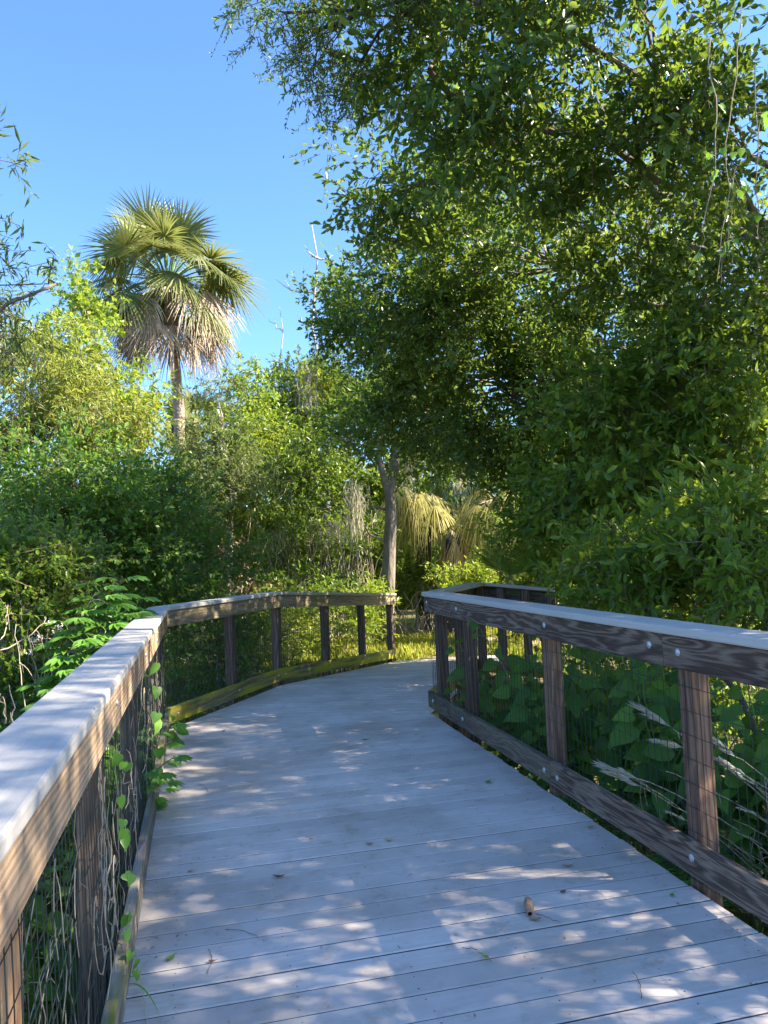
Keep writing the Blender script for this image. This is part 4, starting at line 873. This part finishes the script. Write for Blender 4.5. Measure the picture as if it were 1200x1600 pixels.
plumes('dry bleached plume grass leaning left behind the nearest right railing post', P(1150, 1370, d1),
   [(P(1003, 1108, d1), P(1240, 1290, d1), 1.0), (P(1030, 1158, d1), P(1230, 1250, d1+.1), 0.9), (P(950, 1200, d1), P(1190, 1320, d1), 1.0), (P(958, 1210, d1+.05), P(1180, 1345, d1), 0.8), (P(1040, 1205, d1), P(1220, 1300, d1), 0),
    (P(1046, 1270, d1), P(1190, 1360, d1), 0.4), (P(975, 1205, d1+.1), P(1200, 1380, d1), 0.5)], 1)
plumes('dry bleached plume grass at the right edge, right of the nearest railing post', P(1260, 1400, d2),
   [(P(1118, 1160, d2), P(1290, 1300, d2), 0.9), (P(1138, 1195, d2), P(1300, 1330, d2), 0.9), (P(1150, 1205, d2), P(1310, 1360, d2), 0.3), (P(1145, 1280, d2), P(1290, 1370, d2), 0), (P(1150, 1300, d2), P(1280, 1400, d2), 0), (P(1155, 1262, d2), P(1300, 1350, d2), 0.3), (P(1148, 1320, d2), P(1270, 1420, d2), 0)], 2)

# compound-leaved bright weed leaning over the left railing
def palmate(label, root_pt, stems, seed, m_='bright', ll=0.105, name='elderberry_plant'):
    rg = np.random.default_rng(seed); root = thing(name, label, 'plant', root_pt); st = Acc(); lf = Acc(); root_pt = np.asarray(root_pt, float)
    for tip in stems:
        tip = np.asarray(tip); c = curve(root_pt+rg.normal(size=3)*0.03, tip, (-0.04, 0.02, 0.05), 12, 0.006, rg); tube(st, c, np.linspace(0.007, 0.003, 12), 5)
        for k in range(4, 12):
            for sg in (0, 1):
                az = k*1.4+sg*math.pi+rg.normal()*0.3; d = unit([math.cos(az), math.sin(az), 0.55]); e = c[k]+d*rg.uniform(0.05, 0.15); tube(st, curve(c[k], e, (0, 0, 0.01), 4), np.linspace(0.003, 0.0018, 4), 4, cap=False)
                h = unit(d*np.array([1, 1, 0])); s = np.array([-h[1], h[0], 0]); n = 7; th = np.linspace(-1.35, 1.35, n)
                dd = np.cos(th)[:, None]*h + np.sin(th)[:, None]*s + np.array([0, 0, -0.22])
                leaves(lf, np.tile(e, (n, 1)), unit(dd), unit(np.array([0.2, -0.35, 1])+rg.normal(size=(n, 3))*0.15), ll*(0.75+0.35*np.cos(th))*rg.uniform(0.85, 1.15), ll*0.30, T_O)
    st.build('stem', M['stem_green'], root); lf.build('foliage', M[m_], root)
palmate('bright green weed with fingered leaves leaning over the left railing cap', LP(5.3, -0.55, 0.55), [P(155, 925, 5.5), P(190, 935, 5.6), P(130, 960, 5.3), P(205, 965, 5.5), P(165, 985, 5.2), P(140, 1000, 5.1), P(180, 950, 5.4), P(215, 940, 5.6), P(105, 980, 5.2), P(185, 915, 5.7), P(150, 945, 5.3), P(120, 1010, 5.0)], 1, ll=0.13)
palmate('second fingered-leaf weed lower down outside the left railing', LP(4.6, -0.55, 0.62), [P(95, 1055, 4.8), P(125, 1040, 4.9), P(70, 1085, 4.6)], 2, 'bright')
palmate('small green climber leaves bunched against the left railing wire', LP(4.9, -0.4, 0.06), [LP(4.75, 0.42, -0.03), LP(4.3, 0.33, -0.03)], 3, 'bright', 0.085, 'climbing_weed')

# vines on the left wire
def wirevine(label, y0, y1, n, nl, seed, leafL=0.042):
    rg = np.random.default_rng(seed); root = thing('vine', label, 'vine', LP(y0, -0.3, 0.03)); st = Acc(); lf = Acc()
    for q in range(n):
        y = rg.uniform(y0, y1); z0, z1 = rg.uniform(-0.2, 0.5), rg.uniform(0.45, 0.95); k = 16; zz = np.linspace(z0, z1, k)
        yy = y + np.cumsum(rg.normal(size=k))*0.035; oo = 0.03 + np.cumsum(rg.normal(size=k))*0.006
        c = np.array([LP(yy[i], zz[i], np.clip(oo[i], -0.015, 0.09)) for i in range(k)])
        if rg.random() < 0.35:
            th = np.linspace(0, rg.uniform(3, 7), k); R_ = rg.uniform(0.03, 0.09); c = np.array([LP(y+R_*math.cos(t)+0.01*i, z1-0.1+R_*math.sin(t)-0.012*i, 0.02) for i, t in enumerate(th)])
        tube(st, c, np.linspace(0.0019, 0.0011, k), 4, cap=False)
    for q in range(nl):
        z = 0.05+0.78*q/max(1, nl-1)+rg.normal()*0.02; y = y0+(y1-y0)*0.25+rg.normal()*0.09; p = LP(y, z, -0.012-0.02*rg.random())[None]
        leaves(lf, p, unit(np.array([[rg.normal()*0.4, -0.3+rg.normal()*0.3, -1]])), unit(np.array([[0.85, -0.5, 0.35]])+rg.normal(size=(1, 3))*0.3), leafL*rg.uniform(0.7, 1.2), leafL*0.85, T_H)
    st.build('stem', M['drystem'], root)
    if nl: lf.build('foliage', M['bright'], root)
wirevine('pale dead vine tangle climbing the left wire, with a column of small heart leaves', 2.3, 3.6, 30, 17, 1)
wirevine('thin bleached vine stems on the nearest left wire panel', 1.5, 2.4, 12, 0, 2)
wirevine('dark matted vine on the left wire up to the railing corner', 4.0, 6.6, 30, 8, 3, 0.08)
# tall pale dead stems behind the nearest left panel
def stems(label, base, spots, seed, r=0.003, m_='drystem', name='dry_stems', blades=True):
    rg = np.random.default_rng(seed); root = thing(name, label, 'stems', base); a = Acc(); b = Acc()
    for p0, p1 in spots:
        c = curve(p0, p1, rg.normal(size=3)*0.06*np.linalg.norm(np.asarray(p1)-p0), 10, 0.006, rg); tube(a, c, np.linspace(r, r*0.5, 10), 4, cap=False)
        if blades:
            for q in range(3):
                j = rg.integers(2, 9); e = c[j]+rg.normal(size=3)*0.07+np.array([0, 0, -0.05]); tube(b, curve(c[j], e, (0, 0, 0.03), 5), np.linspace(r*0.7, r*0.3, 5), 3, cap=False)
    a.build('stem', M[m_], root); 
    if blades: b.build('shoot', M[m_], root)
rg = np.random.default_rng(9)
stems('sparse pale dead stalks leaning behind the nearest left wire panel', LP(1.8, -0.6, 0.3),
      [(LP(1.3+1.4*rg.random(), -0.6, 0.2+0.3*rg.random()), LP(1.2+2.0*rg.random(), 0.1+0.7*rg.random(), 0.10+0.4*rg.random())) for q in range(22)], 1)
stems('bare grey twigs sticking up outside the left railing beside the bright weed', LP(4.6, -0.6, 0.9),
      [(P(40, 1110, 4.9), P(25, 975, 5.0)), (P(60, 1080, 5.2), P(150, 925, 5.4)), (P(62, 1085, 5.2), P(112, 985, 5.3)), (P(0, 1016, 4.6), P(72, 965, 5.0)), (P(15, 1150, 4.0), P(14, 1070, 4.1)), (P(8, 1130, 4.2), P(-4, 1080, 4.1)), (P(90, 1060, 5.2), P(74, 990, 5.1)), (P(90, 1040, 5.3), P(83, 975, 5.3)), (P(0, 1000, 5), P(8, 945, 5.1))], 2, 0.0045)
# small pale flowers on them
a = Acc(); rg = np.random.default_rng(4); root = thing('wildflower', 'clusters of tiny faded white flowers among the grey twigs', 'flowers', P(50, 1090, 5.2)); s_ = Acc()
for (px, py) in ((75, 973), (88, 989), (52, 1000), (58, 995), (45, 1018), (92, 980)):
    c = P(px, py, 5.2); n = 26; leaves(a, c+rg.normal(size=(n, 3))*np.array([.022, .022, .010]), rg.normal(size=(n, 3)), rg.normal(size=(n, 3))*0.4+UPV, 0.014, 0.010, T_O)
    tube(s_, curve(P(60, 1090, 5.2), c, (0, 0, 0), 6, 0.01, rg), np.linspace(0.003, 0.0015, 6), 4, cap=False)
a.build('blossom', M['white_petals'], root); s_.build('stem', M['drystem'], root)
# straw over the left kick board
stems('orange straw stalk lying over the left kick board', LP(2.0, 0.0, 0.0), [(LP(1.75, -0.1, 0.06), P(204, 1442, 3.1)), (LP(1.8, -0.1, 0.06), P(199, 1452, 3.05)), (LP(1.7, -0.05, 0.05), P(178, 1490, 2.8))], 3, 0.0026, 'plume', 'straw', False)
# hanging vine in the upper right
def hangvine(label, lines, nl, seed, L=0.055):
    rg = np.random.default_rng(seed); root = thing('vine', label, 'vine', lines[0][0]); st = Acc(); lf = Acc()
    for p0, p1 in lines:
        c = curve(p0, p1, rg.normal(size=3)*0.08, 14, 0.012, rg); tube(st, c, np.linspace(0.004, 0.002, 14), 4, cap=False)
        for q in range(nl):
            j = rg.integers(0, 14); p = (c[j]+rg.normal(size=3)*0.05)[None]; tube(st, [c[j], p[0]], [0.0015, 0.0012], 3, cap=False)
            leaves(lf, p, unit(rg.normal(size=(1, 3))*0.5-UPV), unit(np.array([[-0.3, -0.9, 0.5]])+rg.normal(size=(1, 3))*0.4), L*rg.uniform(0.6, 1.2), L*0.85, T_H)
    st.build('stem', M['drystem'], root); lf.build('foliage', M['bright'], root)
hangvine('hanging vine with round light leaves dangling in front of the oak, upper right', [(P(1165, -40, 4.6), P(1120, 440, 4.8)), (P(1180, 100, 4.6), P(1190, 420, 4.7)), (P(1110, 60, 4.8), P(1075, 420, 4.9)), (P(990, -30, 4.9), P(985, 80, 4.9)), (P(1150, 260, 4.6), P(1128, 440, 4.7))], 7, 1)

# ================================================================== litter on the planks
def GP(px, py, z=0.004):
    r = FW+(px-600)/F_PX*RT+(800-py)/F_PX*UP; t = (z-EYE)/r[2]; return CAM+t*r
def litter(label, px, py, L, W, az, m_='leaf_brown', curl=0.35, seed=0, name='fallen_leaf', cat='leaf'):
    rg = np.random.default_rng(seed+1); c = GP(px, py); k = 7; nn = 4; t = np.linspace(0, 1, k); V = []
    for i in range(k):
        wd = W*math.sin(math.pi*min(1, t[i]**0.8*0.97+0.02))+0.0008
        for j in range(nn+1):
            s_ = (j/nn-0.5); x_ = (t[i]-0.5)*L; y_ = s_*wd; z_ = curl*L*(2*(t[i]-0.5))**2*0.5+abs(s_)*wd*0.45+rg.normal()*0.0006
            V.append((c[0]+x_*math.cos(az)-y_*math.sin(az), c[1]+x_*math.sin(az)+y_*math.cos(az), c[2]+z_))
    a = Acc(); a.add(V, [[i*(nn+1)+j, (i+1)*(nn+1)+j, (i+1)*(nn+1)+j+1, i*(nn+1)+j+1] for i in range(k-1) for j in range(nn)])
    e = np.array(V[-nn//2-1]); tube(a, [e, e+np.array([math.cos(az), math.sin(az), 0.1])*L*0.22], [0.0008, 0.0005], 3, cap=False)
    tag(a.build(name, M[m_], smooth=True), label, cat, group='litter scattered on the planks' if cat == 'leaf' else None)
M['leaf_brown'] = plain('dead_leaf_brown', (0.16, 0.075, 0.035), 0.7, var=0.5, scale=60)
M['leaf_tan'] = plain('dead_leaf_tan', (0.36, 0.22, 0.13), 0.75, var=0.4, scale=60)
M['leaf_fallgreen'] = plain('torn_leaf_green', (0.16, 0.30, 0.05), 0.6, var=0.3, scale=60)
M['leaf_yellow'] = plain('dead_leaf_yellow', (0.5, 0.40, 0.10), 0.6, var=0.3, scale=60)
for k, (px, py, L, W, az, m_, lab) in enumerate([
    (436, 1370, .060, .022, 0.1, 'leaf_brown', 'curled dark brown leaf alone in the middle-left of the planks'),
    (577, 1319, .045, .020, 2.8, 'leaf_tan', 'tan leaf at the edge of the brightest sun patch, left of the yellow leaf'),
    (608, 1313, .040, .024, 0.3, 'leaf_yellow', 'small yellow and brown leaf inside the sun patch'),
    (888, 1353, .060, .016, 0.1, 'leaf_tan', 'slim brown leaf just above the cone-shaped pod, towards the right railing'),
    (880, 1394, .034, .018, 0.6, 'leaf_brown', 'small brown leaf right of the seed pod'),
    (835, 1437, .050, .022, 2.9, 'leaf_tan', 'pale curled leaf just below the seed pod'),
    (923, 1293, .040, .020, 0.5, 'leaf_tan', 'tan leaf near the right edge of the planks, beneath the kick board'),
    (486, 1311, .050, .008, 2.6, 'leaf_brown', 'narrow brown sliver of leaf left of the sun patch'),
    (332, 1502, .030, .012, 0.2, 'leaf_brown', 'tiny dark leaf scrap low on the left planks'),
    (1050, 1399, .034, .018, 1.0, 'leaf_fallgreen', 'small green leaf scrap close to the right plank ends'),
    (763, 1222, .060, .034, 1.0, 'leaf_fallgreen', 'torn green leaf on the planks beside the right railing joint'),
    (267, 1498, .045, .026, 1.2, 'leaf_fallgreen', 'little green sprig leaf at the left edge of the planks'),
    (571, 1156, .060, .018, 0.3, 'leaf_brown', 'dark leaf far down the middle of the planks'),
    (350, 1142, .060, .018, 1.3, 'leaf_brown', 'brown leaf far along the planks near the left railing corner'),
    (298, 1362, .028, .016, 0.4, 'leaf_tan', 'pinkish scrap on the left planks'),
    (758, 1496, .036, .022, 2.0, 'leaf_fallgreen', 'flat green leaf fragment low in the middle of the planks')]):
    litter(lab, px, py, L, W, az, m_, seed=k)
a = Acc(); c0, c1 = GP(828, 1428, 0.018), GP(824, 1403, 0.022); pts = curve(c0, c1, (0, 0, 0.004), 9); tube(a, pts, 0.019*np.sin(np.linspace(0.35, 2.9, 9))**0.7, 10)
pod = thing('seed_pod', 'fat tan seed pod with a thin stalk lying on the right-hand planks', 'seed pod', GP(826, 1416)); a.build('husk', M['leaf_tan'], pod, smooth=True)
b = Acc(); tube(b, curve(GP(838, 1428, .008), GP(875, 1441, .004), (0, 0, .004), 8, 0.002), np.linspace(0.0016, 0.0008, 8), 4); b.build('stalk', M['leaf_brown'], pod)
for k, (p, q, lab) in enumerate([((352, 1452), (404, 1465), 'thin wiry brown twig low on the left planks'), ((310, 1225), (325, 1238), 'short dark twig on the left planks near the climbing weed'), ((325, 1483), (323, 1522), 'fine reddish rootlet lying along the lower left planks'), ((988, 1518), (1002, 1560), 'curved hair-thin twig at the lower right of the planks'), ((722, 1480), (768, 1502), 'faint straight straw low in the middle of the planks')]):
    a = Acc(); tube(a, curve(GP(*p), GP(*q), (0.012, 0.01, 0.003), 9, 0.0015), 0.0011, 4); tag(a.build('twig', M['leaf_brown']), lab, 'twig', group='litter scattered on the planks')
a = Acc(); c = curve(GP(198, 1538, 0.03), GP(250, 1588, 0.006), (0.0, 0.01, 0.03), 10); s_ = np.array([0.6, 0.8, 0])*0.004; w_ = np.sin(np.linspace(0.5, 3.1, 10))[:, None]
a.add(np.stack([c-s_*w_, c+s_*w_], 1).reshape(-1, 3), [[2*i, 2*i+1, 2*i+3, 2*i+2] for i in range(9)]); tag(a.build('grass_blade', M['leaf_fallgreen']), 'long green grass blade poking onto the planks at the bottom left', 'grass')

# fine litter: bits of leaf, bud scales and seeds, thicker along the kick boards
rg = np.random.default_rng(33); n = 420; y = rg.uniform(1.6, 9.0, n); u = np.where(rg.random(n) < 0.55, rg.beta(0.5, 5, n), rg.random(n)); u = np.where(rg.random(n) < 0.3, 1-u, u)
lx = np.interp(y, [-0.8, 6.83, 9.02], [-0.073, -1.955, -1.27])+0.03; rx = np.interp(y, [-0.8, 7.10, 9.12], [2.20, 0.335, 1.02])-0.03
p = np.stack([lx+(rx-lx)*u, y, np.full(n, 0.003)], 1); a = Acc()
leaves(a, p, unit(rg.normal(size=(n, 3))*np.array([1, 1, .15])), unit(rg.normal(size=(n, 3))*0.3+UPV), rg.uniform(0.006, 0.022, n), rg.uniform(0.003, 0.008, n), T_O)
tag(a.build('leaf_litter', M['dry']), 'specks of leaf and seed scattered over the planks', None, kind='stuff')
